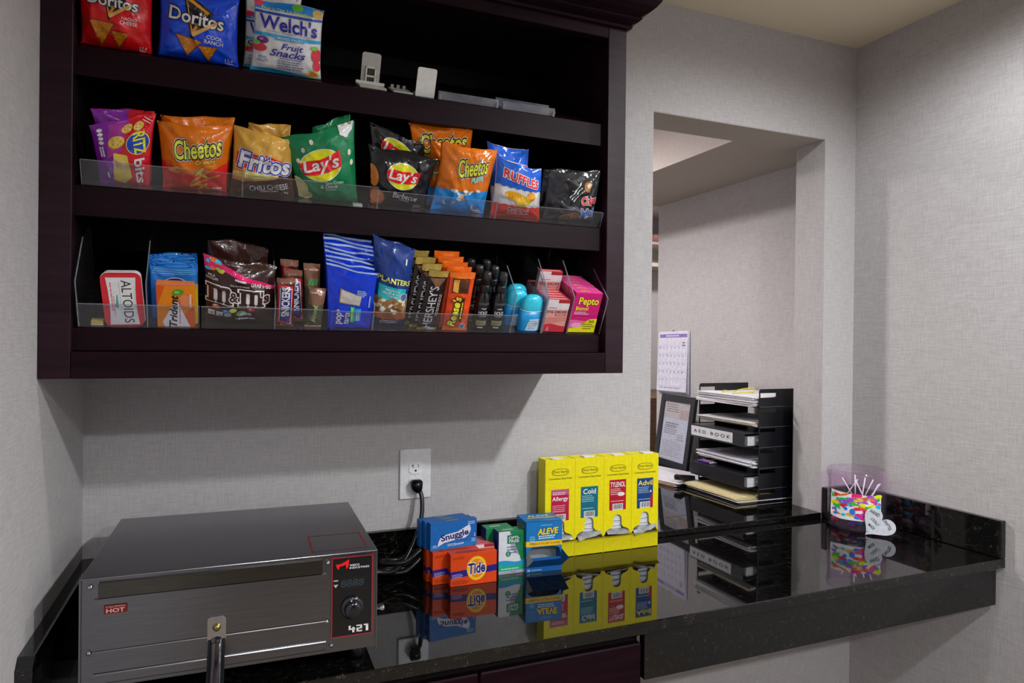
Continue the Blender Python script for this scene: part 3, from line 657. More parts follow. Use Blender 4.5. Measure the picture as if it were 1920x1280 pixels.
p.ell(.36, .72, .03, .16, '#2a8f86', 2); p.ell(.34, .66, .05, .05, '#1f7a70', 2.2); p.ell(.37, .90, .02, .08, '#2a8f86', 2.2)
# wooden chip by the tin
o = thing('gum_strip', 'tiny pale yellow carton lying behind the lip beside the tin', 'carton', shelf_mat(3, .079, .012)); mesh_obj('carton', B(-.010, .008, 0, .012, .0006, .0075, .0005), M('#e8c860'), o); mesh_obj('flap', B(-.010, .008, -.0004, 0, .0006, .002), M('#f0ecf4'), o)
# blue foil mint packs
for k in range(6):
    ly = .040+.0085*k; hh = [.097, .099, .101, .103, .105, .107][k]
    lab = ['front blue foil mint pouch behind the orange gum pack', 'second blue foil mint pouch from the front', 'third blue foil mint pouch from the front', 'fourth blue foil mint pouch from the front', 'fifth blue foil mint pouch from the front', 'rearmost blue foil mint pouch in its row'][k]
    p = bag('mint_pouch', lab, 'mint pouch', 3, .1935-.0006*k, ly, [(-.0375, .001), (.0375, .001), (.0372, hh+.003), (-.0372, hh)], .0038, '#1663b4', fin='gloss', seed=70+k, wr=.45, group='blue foil mint pouches on the bottom shelf', pinch=.0, top=.12)
    if k == 0: p.ell(.52, .72, .36, .36, '#b9a8dc', 1); p.ell(.52, .72, .34, .34, '#221a78', 1.4)
    for j in range(3): p.rect(.05, p.R-.05-.05*j, .95, p.R-.042-.05*j, '#6fb4e6', 1)
# gum packs
def gum(label, x, ly, col, hh):
    p = carton('gum_pack', label, 'gum pack', shelf_mat(3, x, ly), .058, hh, .014, col, 'orange and yellow gum packs')
    p.rect(0, p.R-.05, 1, p.R, '#f08078', .5)
    return p
p = gum('front orange gum pack with peach and slanted black lettering', .1968, .010, '#ef8a12', .081)
p.poly([(0, .65), (.22, 1.30), (0, 1.34)], '#e65a14', 1); p.poly([(1, 0), (1, .7), (.70, .4), (.86, 0)], '#e8602a', 1)
p.poly([(.14, .16), (.46, .80), (.56, .80), (.88, .02), (.20, .02)], '#eceaf0', 1.4)
p.text('Trident', .44, .52, 1.02, .21, '#15131c', 3, rot=PI/2-.05, shear=.25, bold=.03, part='logo_lettering')
p.ell(.76, .86, .20, .22, '#d8703a', 2); p.ell(.76, .86, .17, .19, '#e88a58', 2.2); p.ell(.56, 1.12, .16, .09, '#4c9a2c', 1.8, rot=.2); p.ell(.54, 1.12, .08, .04, '#8cc860', 2)
p.poly([(.38, .22), (.46, .30), (.40, .32)], '#d01a3c', 2.4); p.lines(.62, .52, .8, 1, .05, .02, '#c84a50', rot=PI/2); p.lines(.92, .9, .5, 1, .05, .05, '#f6d8c8', rot=PI/2)
p = gum('yellow gum pack tucked right behind the front orange gum pack', .2015, .0255, '#c9b414', .070); p.rect(0, 0, 1, p.R-.05, '#d8b81c', .6); p.lines(.9, .8, .5, 1, .05, .05, '#8a7a10', rot=PI/2)
# chocolate candy bags
def candy(label, cx, ly, C, T, seed, full):
    p = bag('chocolate_candy_bag', label, 'candy bag', 3, cx, ly, C, T, '#2b1613', seed=seed, wr=1.0, group='brown chocolate candy bags')
    p.poly([(0, .80), (.3, .82), (.6, .72), (1, .62), (1, .68), (.6, .80), (.25, .92), (0, 1.02)], '#c21a5c', 1)
    for k in range(11): p.ell(random.uniform(.02, .26), random.uniform(.80, .96), .045, .026, random.choice(['#e8402a', '#3a9ad8', '#8cc83c', '#f0a020', '#e8d83a', '#f0f0f0']), 1.6, rot=random.uniform(-.5, .5), n=14)
    p.text('GRAB n GO', .80, .675, .30, .055, '#f2e8ee', 2.6, rot=-.12, bold=.012); p.lines(.52, .725, .20, 1, .03, .026, '#f2d8e4', 2.6, rot=-.13)
    p.text('MILK', .10, .73, .10, .035, '#f0e6e0'); p.text('CHOCOLATE', .10, .685, .17, .03, '#f0e6e0'); p.text('CHOCOLATE CANDIES', .49, .655, .27, .025, '#f0e6e0')
    if full:
        M_ = [[(.06, 0), (.27, 0), (.27, .86), (.06, .86)], [(.42, 0), (.61, 0), (.61, .8), (.42, .8)], [(.75, 0), (.95, 0), (.95, .78), (.75, .78)], [(-.02, .84), (-.02, 1), (.50, 1), (.58, .95), (.61, .78), (.42, .74), (.38, .84), (.25, .80)], [(.42, .78), (.56, .97), (.66, 1), (.84, 1), (.92, .94), (.95, .76), (.75, .72), (.72, .84), (.61, .80)], [(-.03, 0), (.33, 0), (.33, .13), (-.03, .13)], [(.38, 0), (.66, 0), (.66, .13), (.38, .13)], [(.70, 0), (1.03, 0), (1.03, .13), (.70, .13)]]
        for mx in (.03, .49):
            for q in M_:
                cx_, cy_ = sum(v[0] for v in q)/len(q), sum(v[1] for v in q)/len(q); hw = max(v[0] for v in q)-cx_; hh_ = max(v[1] for v in q)-cy_
                p.poly([(mx+.35*(cx_+(v[0]-cx_)*(1+.055/hw)), .35+.25*(cy_+(v[1]-cy_)*(1+.065/hh_))) for v in q], '#f2f0ee', 2.6, 'logo_lettering'); p.poly([(mx+.35*v[0], .35+.25*v[1]) for v in q], '#2f1712', 3.4, 'logo_lettering')
            for x0_, x1_ in ((.27, .42), (.61, .75)): p.rect(mx+.35*x0_, .385, mx+.35*x1_, .55, '#dfe2e8', 2.9, 'logo_lettering')
        p.text('&', .41, .47, .13, .15, '#3b211d', 4.4, bold=.03, outline=((.06, '#f2f0ee'),), part='logo_lettering'); p.text("'s", .86, .50, .13, .20, '#3b211d', 4.4, bold=.03, outline=((.06, '#f2f0ee'),), part='logo_lettering')
        for a, b, c in ((.16, .285, '#e2672a'), (.30, .235, '#2f7fc8'), (.40, .262, '#d8c81e'), (.66, .28, '#b01420')): p.ell(a, b, .055, .033, c, 2, rot=.05); p.ell(a-.01, b+.012, .02, .01, '#ffffff', 2.4, n=10)
        p.ell(.52, .21, .075, .05, '#5c8a5a', 1.8, rot=.3); p.ell(.54, .205, .05, .03, '#cfd8cc', 2.1, rot=.3); p.text('m', .62, .20, .08, .05, '#e8e4e0', 2.6, bold=.03)
        for k in range(3): p.rect(.05+.115*k, .14, .145+.115*k, .215, '#cfcac6', 1.6); p.text('120', .097+.115*k, .178, .06, .03, '#3b211d', 2.4)
        p.lines(.62, .10, .36, 1, .03, .03, '#d8ccc4')
    return p
candy('front brown chocolate candy bag with fat lettering on the bottom shelf', .2986, .033, [(-.0598, .001), (.0598, .001), (.0614, .1084), (-.0599, .1309)], .021, 81, True)
candy('brown chocolate candy bag behind the front candy bag', .2948, .064, [(-.0554, .001), (.0554, .001), (.0509, .1345), (-.050, .1465)], .009, 82, False)
# chocolate bars
def bar(name, label, cx, ly, w, h, T, col, seed, tilt=0, group=None, fin='film', foil='#6e4a3c'):
    p = bag(name, label, 'candy bar', 3, cx, ly, [(-w/2, .001), (w/2, .001), (w/2+math.sin(tilt)*h, h*math.cos(tilt)), (-w/2+math.sin(tilt)*h, h*math.cos(tilt))], T, col, fin=fin, seed=seed, wr=.6, group=group, pinch=.04, top=.1)
    p.rect(0, p.R*.90, 1, p.R, foil, .8, 'top_foil'); p.rect(0, 0, 1, p.R*.05, foil, .8, 'bottom_foil'); return p
def nougat(label, cx, ly, h, seed, tilt):
    p = bar('nougat_bar', label, cx, ly, .0325, h, .010, '#3c2018', seed, tilt, 'nougat candy bars')
    R = p.R; p.poly([(.10, .32), (.90, .10), (.90, R*.84), (.10, R*.90)], '#a81c28', 1); p.poly([(.18, .42), (.84, .24), (.84, R*.80), (.18, R*.86)], '#e6e2ea', 1.3); p.poly([(.21, .45), (.81, .28), (.81, R*.79), (.21, R*.845)], '#28236c', 1.6)
    p.text('SNICKERS', .50, R*.555, R*.60, .46, '#f0f0f6', 3, rot=PI/2, shear=-.1, bold=.03, part='logo_lettering')
    for k in range(5): p.ell(.15+.17*k, .16+.03*(k % 2), .07, .05, '#8a5a34', 1.5, n=10)
    return p
nougat('front nougat candy bar with red and navy wrapper standing upright', .3748, .019, .0965, 91, .0)
nougat('nougat candy bar leaning behind the front nougat bar', .398, .040, .105, 92, -.10)
nougat('nougat candy bar lying rearmost behind the two nougat bars', .388, .062, .116, 93, -.05)
def coco(label, cx, ly, h, seed, tilt):
    p = bar('nut_bar', label, cx, ly, .030, h, .010, '#4b4a38', seed, tilt, 'brown nut candy bars', foil='#b98a78'); R = p.R
    p.rect(0, R*.62, 1, R, '#70503f', 1); p.text('Almond', .42, R*.40, R*.46, .30, '#8fae6a', 3, rot=PI/2, shear=.2, bold=.02, part='logo_lettering'); return p
coco('short front nut candy bar with olive green wrapper and copper top', .4255, .019, .079, 95, .07)
p = coco('taller nut candy bar with green lettering behind the short one', .428, .042, .118, 96, -.07)
for k in range(3): p.poly([(.20+.2*k, p.R*.66), (.34+.2*k, p.R*.66), (.48+.2*k, p.R*.76), (.34+.2*k, p.R*.76)], '#2f8a4a', 2)
# toaster pastry packets
for k in range(8):
    f = k/7; ly = .015+.0122*k
    hl = .131+.030*f; hr = .1135+.036*f; x = .492+.0006*k
    lab = 'front royal blue toaster pastry packet with iced pastry picture' if k == 0 else ('rearmost royal blue toaster pastry packet of the row' if k == 7 else '%s royal blue toaster pastry packet from the front of its row' % ('second', 'third', 'fourth', 'fifth', 'sixth', 'seventh')[k-1])
    p = bag('pastry_packet', lab, 'pastry packet', 3, x, ly, [(-.0395, .001), (.0395, .001), (.0452-.004*f, hr), (-.0509-.003*f, hl)], .0052, '#0d2fae', seed=100+k, wr=.5, group='royal blue toaster pastry packets', pinch=.02, top=.06)
    p.rect(0.01, p.R*.965, .99, p.R*.99, '#8fa2e0', 1, 'foil_crimp')
    if k == 0:
        R = p.R
        p.poly([(.24, .60), (.27, .92), (.72, .80), (.70, .56)], '#7b6a4c', 1.2); p.poly([(.265, .62), (.295, .895), (.715, .785), (.69, .58)], '#a5a09c', 1.5)
        for q in range(40): p.ell(random.uniform(.32, .66), random.uniform(.63, .80), .007, .006, random.choice(['#d8d4d0', '#6f6a66', '#c0a8a0', '#8f9ab0']), 2, n=6)
        p.text('pop\u2022', .27, .28, .34, .17, '#e8ecf6', 3, rot=PI/2-.08, bold=.03, part='logo_lettering'); p.text('tarts', .42, .26, .30, .12, '#d4dcf0', 3, rot=PI/2-.08, bold=.02, part='logo_lettering')
        p.rect(.50, .16, .59, .53, '#2fae4a', 1.5); p.rect(.60, .20, .74, .50, '#1a86c8', 1.5); p.lines(.545, .34, .32, 1, .02, .02, '#c8f0c8', rot=PI/2); p.lines(.66, .34, .26, 2, .04, .02, '#c8e8f8', rot=PI/2)
        p.lines(.72, .92, .20, 4, .04, .018, '#a8b8e8'); p.lines(.92, .70, .30, 1, .04, .03, '#8aa0e0', rot=PI/2)
# trail mix pouch
p = bag('trail_mix_pouch', 'tall navy trail mix pouch with teal panel on the bottom shelf', 'snack pouch', 3, .5704, .031, [(-.0318, .001), (.0319, .001), (.0362, .162), (-.0464, .1834)], .016, '#15306f', seed=120, wr=.8, pinch=.05, top=.14)
p.text('PLANTERS', .54, 1.36, .92, .15, '#f2d65a', 3, rot=-.08, bold=.03, part='logo_lettering')
p.poly([(.10, .82), (.86, .80), (.90, 1.16), (.12, 1.22)], '#1fa0a8', 1); p.text('TROPICAL', .50, 1.09, .44, .06, '#e8f6f6', rot=-.05); p.text('FRUIT & NUT', .50, 1.0, .56, .06, '#e8f6f6', rot=-.05); p.text('TRAIL MIX', .50, .92, .32, .045, '#e8f6f6', rot=-.05)
p.ell(.84, .92, .12, .12, '#d4dae6', 2); p.ell(.84, .92, .10, .10, '#45608e', 2.3)
p.wave(.22, .86, '#7a5a3c', .7, .02, 1)
for k in range(34): p.ell(random.uniform(.06, .94), random.uniform(.44, .84), .085, .04, random.choice(['#c8b088', '#a88a5c', '#7a4a2a', '#d8c8a0', '#8e6a40', '#e0d0b0']), 1.5+.03*k, rot=random.uniform(-1.5, 1.5), n=10)
p.wave(.20, .46, '#8a4a28', 2.7, .05, 2.0); p.wave(0, .24, '#121a3c', 2.8, .02, 2.0); p.lines(.5, .16, .6, 2, .06, .03, '#aab4cc'); p.ell(.56, 1.60, .06, .06, '#22408a', 1.2); p.rect(.78, 1.85, .82, 2.02, '#e0d8a8', 2)
# chocolate bars
for k in range(4):
    lab = ['front dark brown chocolate bar with grey upright lettering', 'second dark brown chocolate bar with gold foil top', 'third dark brown chocolate bar with gold foil top', 'rearmost dark brown chocolate bar with gold foil top'][k]
    p = bar('chocolate_bar', lab, .6395-.0125*k+.003, .014+.011*k, .0395, .1275+.009*k, .0048, '#170c0b', 130+k, .085, 'dark brown chocolate bars', foil='#8a7334')
    p.text("HERSHEY'S", .42, p.R*.40, p.R*.70, .46, '#9c9ba0', 3, rot=PI/2, bold=.012, part='logo_lettering')
    p.poly([(.1, p.R*.88), (.9, p.R*.88), (.55, p.R*.70)], '#6a4a34', 1); p.lines(.80, p.R*.45, p.R*.4, 2, .09, .05, '#8c8480', rot=PI/2); p.rect(.5, .02, .85, .16, '#a8a8ae', 2)
# peanut butter cup packs
for k in range(5):
    lab = ['front orange peanut butter cup pack with yellow lettering', 'second orange peanut butter cup pack from the front', 'third orange peanut butter cup pack from the front', 'fourth orange peanut butter cup pack from the front', 'rearmost orange peanut butter cup pack'][k]
    p = bar('peanut_cup_pack', lab, .7016-.004*k, .014+.012*k, .0525, .1265+.006*k, .005, '#c43a0a', 140+k, -.012*k, 'orange peanut butter cup packs', foil='#e05a14')
    if k == 0:
        R = p.R
        p.rect(.14, R*.66, .80, R*.90, '#3a1c10', 1); p.poly([(.17, R*.68), (.38, R*.66), (.40, R*.88), (.17, R*.88)], '#c88a3a', 1.4); p.rect(.42, R*.74, .76, R*.89, '#4e2a18', 1.5)
        p.text("Reese's", .34, R*.34, R*.52, .34, '#f2e02a', 3.4, rot=PI/2-.10, shear=.2, bold=.03, outline=((.06, '#2c120a'),), part='logo_lettering')
        p.rect(.56, .40, .70, R*.58, '#2c140a', 1.6); p.lines(.65, R*.38, R*.32, 1, .05, .05, '#d8c23a', rot=PI/2); p.ell(.76, .22, .13, .13, '#d8dce4', 2); p.ell(.76, .22, .10, .10, '#4a6a9a', 2.3)
# hairspray bottles
BLK = M('#0c0c0f', 'gloss'); BLKC = mat_clear('smoke_cap', '#3a3a42', .06, .05, .05, '#202026')
def spray(label, x, ly):
    t = thing('spray_bottle', label, 'spray bottle', shelf_mat(3, x, ly), 'black mini hair spray bottles')
    prof = [(.013, .0006), (.0148, .003), (.0150, .060), (.0145, .070), (.0125, .077), (.009, .082), (.0085, .085)]
    bo = mesh_obj('bottle', lathe(bmesh.new(), prof, (0, 0, 0), 24), BLK, t, True)
    mesh_obj('collar', lathe(bmesh.new(), [(.0112, .0835), (.0115, .085), (.0115, .096), (.010, .0985)], (0, 0, 0), 20), M('#16161a', 'plastic'), t, True)
    mesh_obj('cap', lathe(bmesh.new(), [(.0100, .0985), (.0098, .120), (.0085, .1245), (.0005, .1262)], (0, 0, 0), 20), BLKC, t, True)
    mesh_obj('nozzle', lathe(bmesh.new(), [(.0055, .0985), (.006, .112), (.0035, .116)], (0, 0, 0), 14), M('#1a1a1e', 'plastic'), t, True)
    def surf(a, b, l):
        th = (a-.5)*1.7; r = .0152+.0001*l; return Vector((r*math.sin(th), -r*math.cos(th), b*.0258))
    p = Print(bo, .0258, surf, .08, 'gloss', 3.0)
    p.text('FIRM', .5, 1.94, .38, .12, '#b0b0b4'); p.text('HOLD', .5, 1.58, .74, .30, '#d0d0d4', 3, bold=.012); p.text('HAIR SPRAY', .5, 1.30, .62, .11, '#a0a0a6')
    p.rect(.02, .50, .98, .92, '#7d7c50', 1); p.lines(.5, .72, .7, 2, .14, .06, '#2a2a20'); p.lines(.5, .3, .6, 1, .1, .08, '#c8c8cc'); p.rect(.05, 2.25, .95, 2.45, '#3a3a40', 1)
for r in range(3):
    for q in range(2):
        lab = '%s black hair spray bottle in the %s row' % (('left', 'right')[q], ('front', 'middle', 'rear')[r])
        spray(lab, .7565+.0345*q-.006*r, .026+.036*r)
# deodorant sticks
def deodorant(label, x, ly):
    t = thing('deodorant_stick', label, 'deodorant', shelf_mat(3, x, ly), 'sky blue deodorant sticks')
    def rr(w, d, z, n=28): return [(w*math.copysign(abs(math.cos(2*PI*i/n))**.8, math.cos(2*PI*i/n)), d*math.copysign(abs(math.sin(2*PI*i/n))**.8, math.sin(2*PI*i/n)), z) for i in range(n)]
    def stack(rings):
        bm = bmesh.new(); R_ = [[bm.verts.new(q) for q in r] for r in rings]; n = len(R_[0])
        for a, b in zip(R_, R_[1:]):
            for i in range(n): bm.faces.new((a[i], a[(i+1) % n], b[(i+1) % n], b[i]))
        bm.faces.new(R_[0][::-1]); bm.faces.new(R_[-1]); bmesh.ops.recalc_face_normals(bm, faces=bm.faces[:]); return bm
    ba = mesh_obj('barrel', stack([rr(.0235, .013, .0006), rr(.0245, .0138, .003), rr(.0250, .0142, .025), rr(.0240, .0138, .047)]), M('#1f9be0', 'plastic'), t, True)
    mesh_obj('cap', stack([rr(.0238, .0136, .0475), rr(.0240, .0137, .050), rr(.0238, .0136, .060), rr(.0215, .0122, .070), rr(.0165, .0095, .0765), rr(.009, .005, .0795), rr(.001, .001, .0802)]), M('#2aa6ea', 'gloss'), t, True)
    mesh_obj('white_collar', stack([rr(.0243, .014, .0462), rr(.0245, .0141, .0470), rr(.0243, .014, .0478)]), M('#d8ecf8', 'plastic'), t, True)
    mesh_obj('dial', lathe(bmesh.new(), [(.006, 0), (.006, .0006)], (0, 0, 0), 16), M('#ffffff', 'plastic'), t)
    def surf(a, b, l):
        x = (a-.5)*.05; y = -.0144*max(0.05, (1-(x/.0256)**2))**.40-.0003-.0001*l; return Vector((x, y, b*.05))
    p = Print(ba, .05, surf, .1, 'plastic', .9)
    p.poly([(.28, .10), (.92, .08), (.86, .62), (.40, .60)], '#cfe0ee', 1); p.lines(.60, .50, .44, 5, .085, .03, '#5a80a8'); p.ell(.72, .40, .12, .08, '#9cc4e0', 2)
deodorant('front sky blue deodorant stick beside the eye drop cartons', .8665, .024)
deodorant('left sky blue deodorant stick in the middle behind the front one', .8415, .050)
deodorant('rear sky blue deodorant stick of the three', .852, .082)
# eye drop cartons
def eyebox(label, mat, w=.0535, h=.074, d=.0125):
    p = carton('eye_drop_carton', label, 'carton', mat, w, h, d, '#e3a29c', 'pink eye drop cartons'); R = h/w
    p.rect(0, R-.42, 1, R, '#e6dcdf', .5); p.rect(.50, R-.14, 1, R, '#b02a34', 1); p.wave(0, .30, '#c9303c', 1, .05, 0); p.poly([(0, .30), (1, .50), (1, .66), (0, .62)], '#d8847c', 1.2)
    p.text('EYE DROPS', .52, R-.52, .86, .10, '#4a2c34', 2.4, bold=.01); p.rect(.46, R-.68, .92, R-.60, '#b83a44', 1.6); p.text('ORIGINAL', .69, R-.64, .38, .05, '#f6e4e4', 2.4)
    p.lines(.32, R-.36, .44, 1, .05, .03, '#8a7078'); p.poly([(.18, .06), (.30, .06), (.24, .26)], '#8fa6d0', 2)
    p.top.rect(0, 0, 1, d/w, '#d0404a', .5); p.top.rect(.08, d/w*.3, .9, d/w*.6, '#f0b0b0', 1); return p
for k in range(4): eyebox(('front pink eye drop carton in its clear bin', 'second pink eye drop carton from the front of its bin', 'third pink eye drop carton from the front of its bin', 'fourth pink eye drop carton from the front of its bin')[k], shelf_mat(3, .9200-.001*k, .010+.0135*k, .0024), d=.0125)
eyebox('raised pink eye drop carton sticking up above the others in the bin', shelf_mat(3, .917, .0655, .044))
for k in range(3): eyebox(('pink eye drop carton at the back right of the bin, front one', 'pink eye drop carton at the back right of the bin, middle one', 'pink eye drop carton at the back right of the bin, last one')[k], shelf_mat(3, .9165, .080+.0135*k, .0024))
# stomach tablets cartons
for k in range(6):
    d = .0165; lab = ('front hot pink stomach tablet carton at the right end of bottom shelf', 'second hot pink tablet carton from the front', 'third hot pink tablet carton from the front', 'fourth hot pink tablet carton from the front', 'fifth hot pink tablet carton from the front', 'rearmost hot pink tablet carton')[k]
    p = carton('tablet_carton', lab, 'carton', shelf_mat(3, .9885-.001*k, .010+.0172*k, .0024), .0645, .0915, d, '#d81a78', 'hot pink stomach tablet cartons'); R = p.R
    p.top.rect(0, 0, 1, d/.0645, '#e84a98', .5); p.top.text('PEPTO', .42, .17, .34, .10, '#f4c63a', 1.4); 
    if k: continue
    p.text('Pepto', .54, R-.32, .74, .34, '#f6ea2c', 3.4, bold=.025, outline=((.04, '#7a1050'),), part='logo_lettering'); p.text('Bismol', .34, R-.55, .46, .14, '#f6ea2c', 3, bold=.015, part='logo_lettering')
    p.lines(.36, R-.70, .56, 2, .06, .028, '#f6d0e4'); p.lines(.52, R-.84, .86, 1, .06, .03, '#b02070')
    p.wave(0, .42, '#e86aa8', 1, .03, 1); p.poly([(0, 0), (1, 0), (1, .50), (.72, .48), (.48, .22), (0, .12)], '#e8e01c', 1.4); p.ell(.26, .26, .20, .09, '#f4a4c8', 1.8); p.text('30', .80, .40, .22, .10, '#3a3420', 2.4, bold=.02); p.lines(.74, .28, .44, 3, .08, .035, '#6a6424')
# clear bins and lips on the bottom shelf
def divider(t, x, ly0, h0, h1, d):
    bm = bmesh.new(); pts = [(ly0, .0008), (ly0+d, .0008), (ly0+d, h1), (ly0+d*.55, h1), (ly0, h0)]
    prism(bm, pts, 'x', x-.0008, x+.0008); mesh_obj('divider', bm, ACRYL, t)
    bm = bmesh.new()
    for a, b in ((pts[0], pts[4]), (pts[4], pts[3])):
        e = .0007; n = Vector((b[1]-a[1], -(b[0]-a[0]))).normalized()*e
        prism(bm, [(a[0]+n.x*-1, a[1]+n.y*-1), (b[0]-n.x, b[1]-n.y), (b[0]+n.x, b[1]+n.y), (a[0]+n.x, a[1]+n.y)], 'x', x-.0009, x+.0009)
    mesh_obj('polished_edge', bm, ACRYLE, t)
def tray(label, x0, x1, divs, h=.042, hd=(.075, .135), depth=.16, lip=True):
    t = thing('acrylic_bin', label, 'acrylic bin', shelf_mat(3, (x0+x1)/2, .0025), 'clear acrylic bins on the bottom shelf'); L = (x1-x0)/2; cx = (x0+x1)/2
    if lip:
        mesh_obj('front_lip', B(-L, L, 0, .002, .001, h), ACRYL, t); mesh_obj('lip_edge', B(-L, L, -.0002, .0022, h, h+.0008), ACRYLE, t)
    mesh_obj('floor_plate', B(-L, L, .0022, depth, .0002, .0008), ACRYL, t)
    for x in divs: divider(t, x-cx, .0025, hd[0], hd[1], depth)
tray('clear acrylic bin around the mint tin and gum at left', .052, .2345, [.053, .1535], .042, (.080, .125))
tray('clear acrylic bin in front of candy bags and bars', .2365, .452, [.3575], .042, (.05, .10))
tray('clear acrylic bin in front of the pastry packets and chocolate', .454, .828, [.5345], .040, (.05, .09))
tray('clear acrylic bin holding the deodorant sticks', .8185, .8915, [.8195, .8905], .038, (.085, .12), .14, False)
tray('clear acrylic bin holding the eye drop cartons', .8925, .9525, [.8930, .9520], .03, (.085, .135), .16, False)
tray('clear acrylic bin holding the pink tablet cartons', .9535, 1.0335, [1.0325], .03, (.085, .12), .16, False)

# ================================================================== on the counter
# ---- pizza oven
OM = Matrix.Translation((.072, -.447, 0)) @ Matrix.Rotation(math.radians(-1.25), 4, 'Z')
ov = thing('countertop_oven', 'stainless steel countertop pizza oven with black control panel', 'oven', OM)
OW_, OD, OH, OB = .457, .376, .1965, .024
bm = bmesh.new()                                   # folded sheet shell open at the front
th = .0025
box(bm, 0, OW_, 0, OD, OH-th, OH, .0011, 2); box(bm, 0, th, 0, OD, OB, OH-th); box(bm, OW_-th, OW_, 0, OD, OB, OH-th); box(bm, 0, OW_, OD-th, OD, OB, OH-th); box(bm, 0, OW_, .004, OD, OB, OB+th)
shell = mesh_obj('shell', bm, STEEL, ov)
mesh_obj('face_plate', B(th, OW_-th, .0035, .006, OB+.0005, OH-th), STEELF, ov)
bm = bmesh.new()                                   # drop door: sheet with two rolled ribs
prism(bm, [(.0005, .163), (.0035, .163), (.0035, .033), (-.0035, .033), (-.0040, .034), (-.0040, .0470), (-.0034, .0482), (-.0016, .0490), (-.0020, .0500), (-.0020, .0815), (-.0014, .0826), (.0004, .0833)], 'x', .020, .369)
door = mesh_obj('door', bm, STEELF, ov)
mesh_obj('reflection_strip', B(.026, .362, -.0012, .0034, .1645, .1885, .0006), mat_steel('steel_reflection_strip', '#55534f', '#66635d', .22, (14, 900, 900)), ov)  # dark strip added to imitate a reflection on the steel front
for a, z in ((.0149, .1833), (.0136, .0813), (.0296, .0440), (.3714, .1822), (.3706, .0805), (.3575, .0427), (.3782, .0377)):
    mesh_obj('screw', lathe(bmesh.new(), [(.0036, .0035 if z > .06 else .0030), (.0036, -.0008), (.0028, -.0026), (.0008, -.0034)], (a, 0, z), 12, 'y'), CHROME, ov, True)
# latch handle
hb = mesh_obj('handle_bracket', prism(bmesh.new(), rounded(.028, .0375, .004, 4, .1952, .0762), 'y', -.0030, -.0007), CHROME, ov)
mesh_obj('handle_bolt', lathe(bmesh.new(), [(.0065, -.003), (.0065, -.0042), (.0052, -.0045), (.0052, -.0085), (.002, -.0095)], (.1952, 0, .0975), 12, 'y'), BRASS, ov, True)
hp = [(-.003, .078), (-.010, .071), (-.024, .060), (-.042, .049), (-.062, .038), (-.082, .028), (-.098, .020), (-.104, .012)]
low = [(y+.004, z-.010) for y, z in hp]
for x in (.1822, .2044): mesh_obj('handle_cheek', prism(bmesh.new(), hp+low[::-1], 'x', x, x+.0036), M('#15151a', 'plastic'), ov)
bm = bmesh.new(); vs = []
for y, z in hp:
    vs.append([bm.verts.new((x, y-dy, z+dy*.6)) for x, dy in ((.1858, 0), (.1885, .003), (.1951, .0042), (.2017, .003), (.2044, 0))])
for a_, b_ in zip(vs, vs[1:]):
    for i in range(4): bm.faces.new((a_[i], a_[i+1], b_[i+1], b_[i]))
bmesh.ops.recalc_face_normals(bm, faces=bm.faces[:]); bmesh.ops.solidify(bm, geom=bm.faces[:], thickness=.002)
mesh_obj('handle_grip', bm, mat_noise('dark_chrome', '#77777e', '#8a8a90', 20, .14, 0, .001, .5, (1, 1, 1), 1.0), ov, True)
# control panel
cpan = mesh_obj('control_panel', B(.3776, .4485, -.0012, .0034, .0505, .1899, .0004), M('#08080a', 'gloss'), ov)
p = Print(cpan, .0709, lambda a, b, l: Vector((.3776+a*.0709, -.0014-.00012*l, .0505+b*.0709)), None, 'gloss', 1.966)
for q in ((0, 0, 1, .022), (0, 1.944, 1, 1.966), (0, 0, .022, 1.966), (.978, 0, 1, 1.966)): p.rect(*q, '#8a1520', 1, 'panel_border')
p.poly([(.10, 1.80), (.20, 1.80), (.30, 1.84), (.42, 1.90), (.40, 1.72), (.35, 1.66), (.34, 1.78), (.26, 1.75), (.18, 1.74), (.17, 1.66), (.12, 1.72)], '#d0141c', 2, 'panel_logo')
p.text('WISCO', .55, 1.745, .24, .055, '#b8b8c0', 2, bold=.015, part='panel_lettering'); p.text('INDUSTRIES', .67, 1.68, .48, .045, '#b8b8c0', 2, bold=.015, part='panel_lettering')
p.text('8888', .50, 1.31, .56, .17, '#1f2a33', 2, shear=.08, part='panel_display'); p.rect(.20, 1.18, .80, 1.44, '#0d0f12', 1, 'panel_display')
p.text('TIMER', .10, 1.40, .12, .03, '#c0c0c4', 2, part='panel_lettering'); p.text('TEMP', .10, 1.29, .11, .03, '#c0c0c4', 2, part='panel_lettering'); p.poly([(.07, 1.27), (.13, 1.27), (.10, 1.23)], '#c0c0c4', 2, 'panel_lettering')
for q in ((.42, .16, .47, .25), (.42, .145, .58, .18), (.51, .08, .56, .21), (.61, .22, .75, .25), (.70, .16, .75, .25), (.61, .15, .75, .18), (.61, .08, .66, .17), (.61, .08, .75, .11), (.79, .22, .90, .25), (.84, .08, .90, .25)): p.rect(*q, '#d4d4da', 2, 'model_number')
for z, mm in ((0, None),):
    mesh_obj('dial_skirt', lathe(bmesh.new(), [(.0185, -.0013), (.0200, -.003), (.0195, -.006), (.0155, -.0075)], (.4131, 0, .1000), 28, 'y'), M('#1b1b20', 'gloss'), ov, True)
    mesh_obj('dial_knob', lathe(bmesh.new(), [(.0150, -.007), (.0142, -.017), (.0125, -.0195), (.002, -.0185)], (.4131, 0, .1000), 28, 'y'), M('#121216', 'gloss'), ov, True)
p.rect(.495, .93, .505, .97, '#d8d8dc', 60, 'dial_mark')
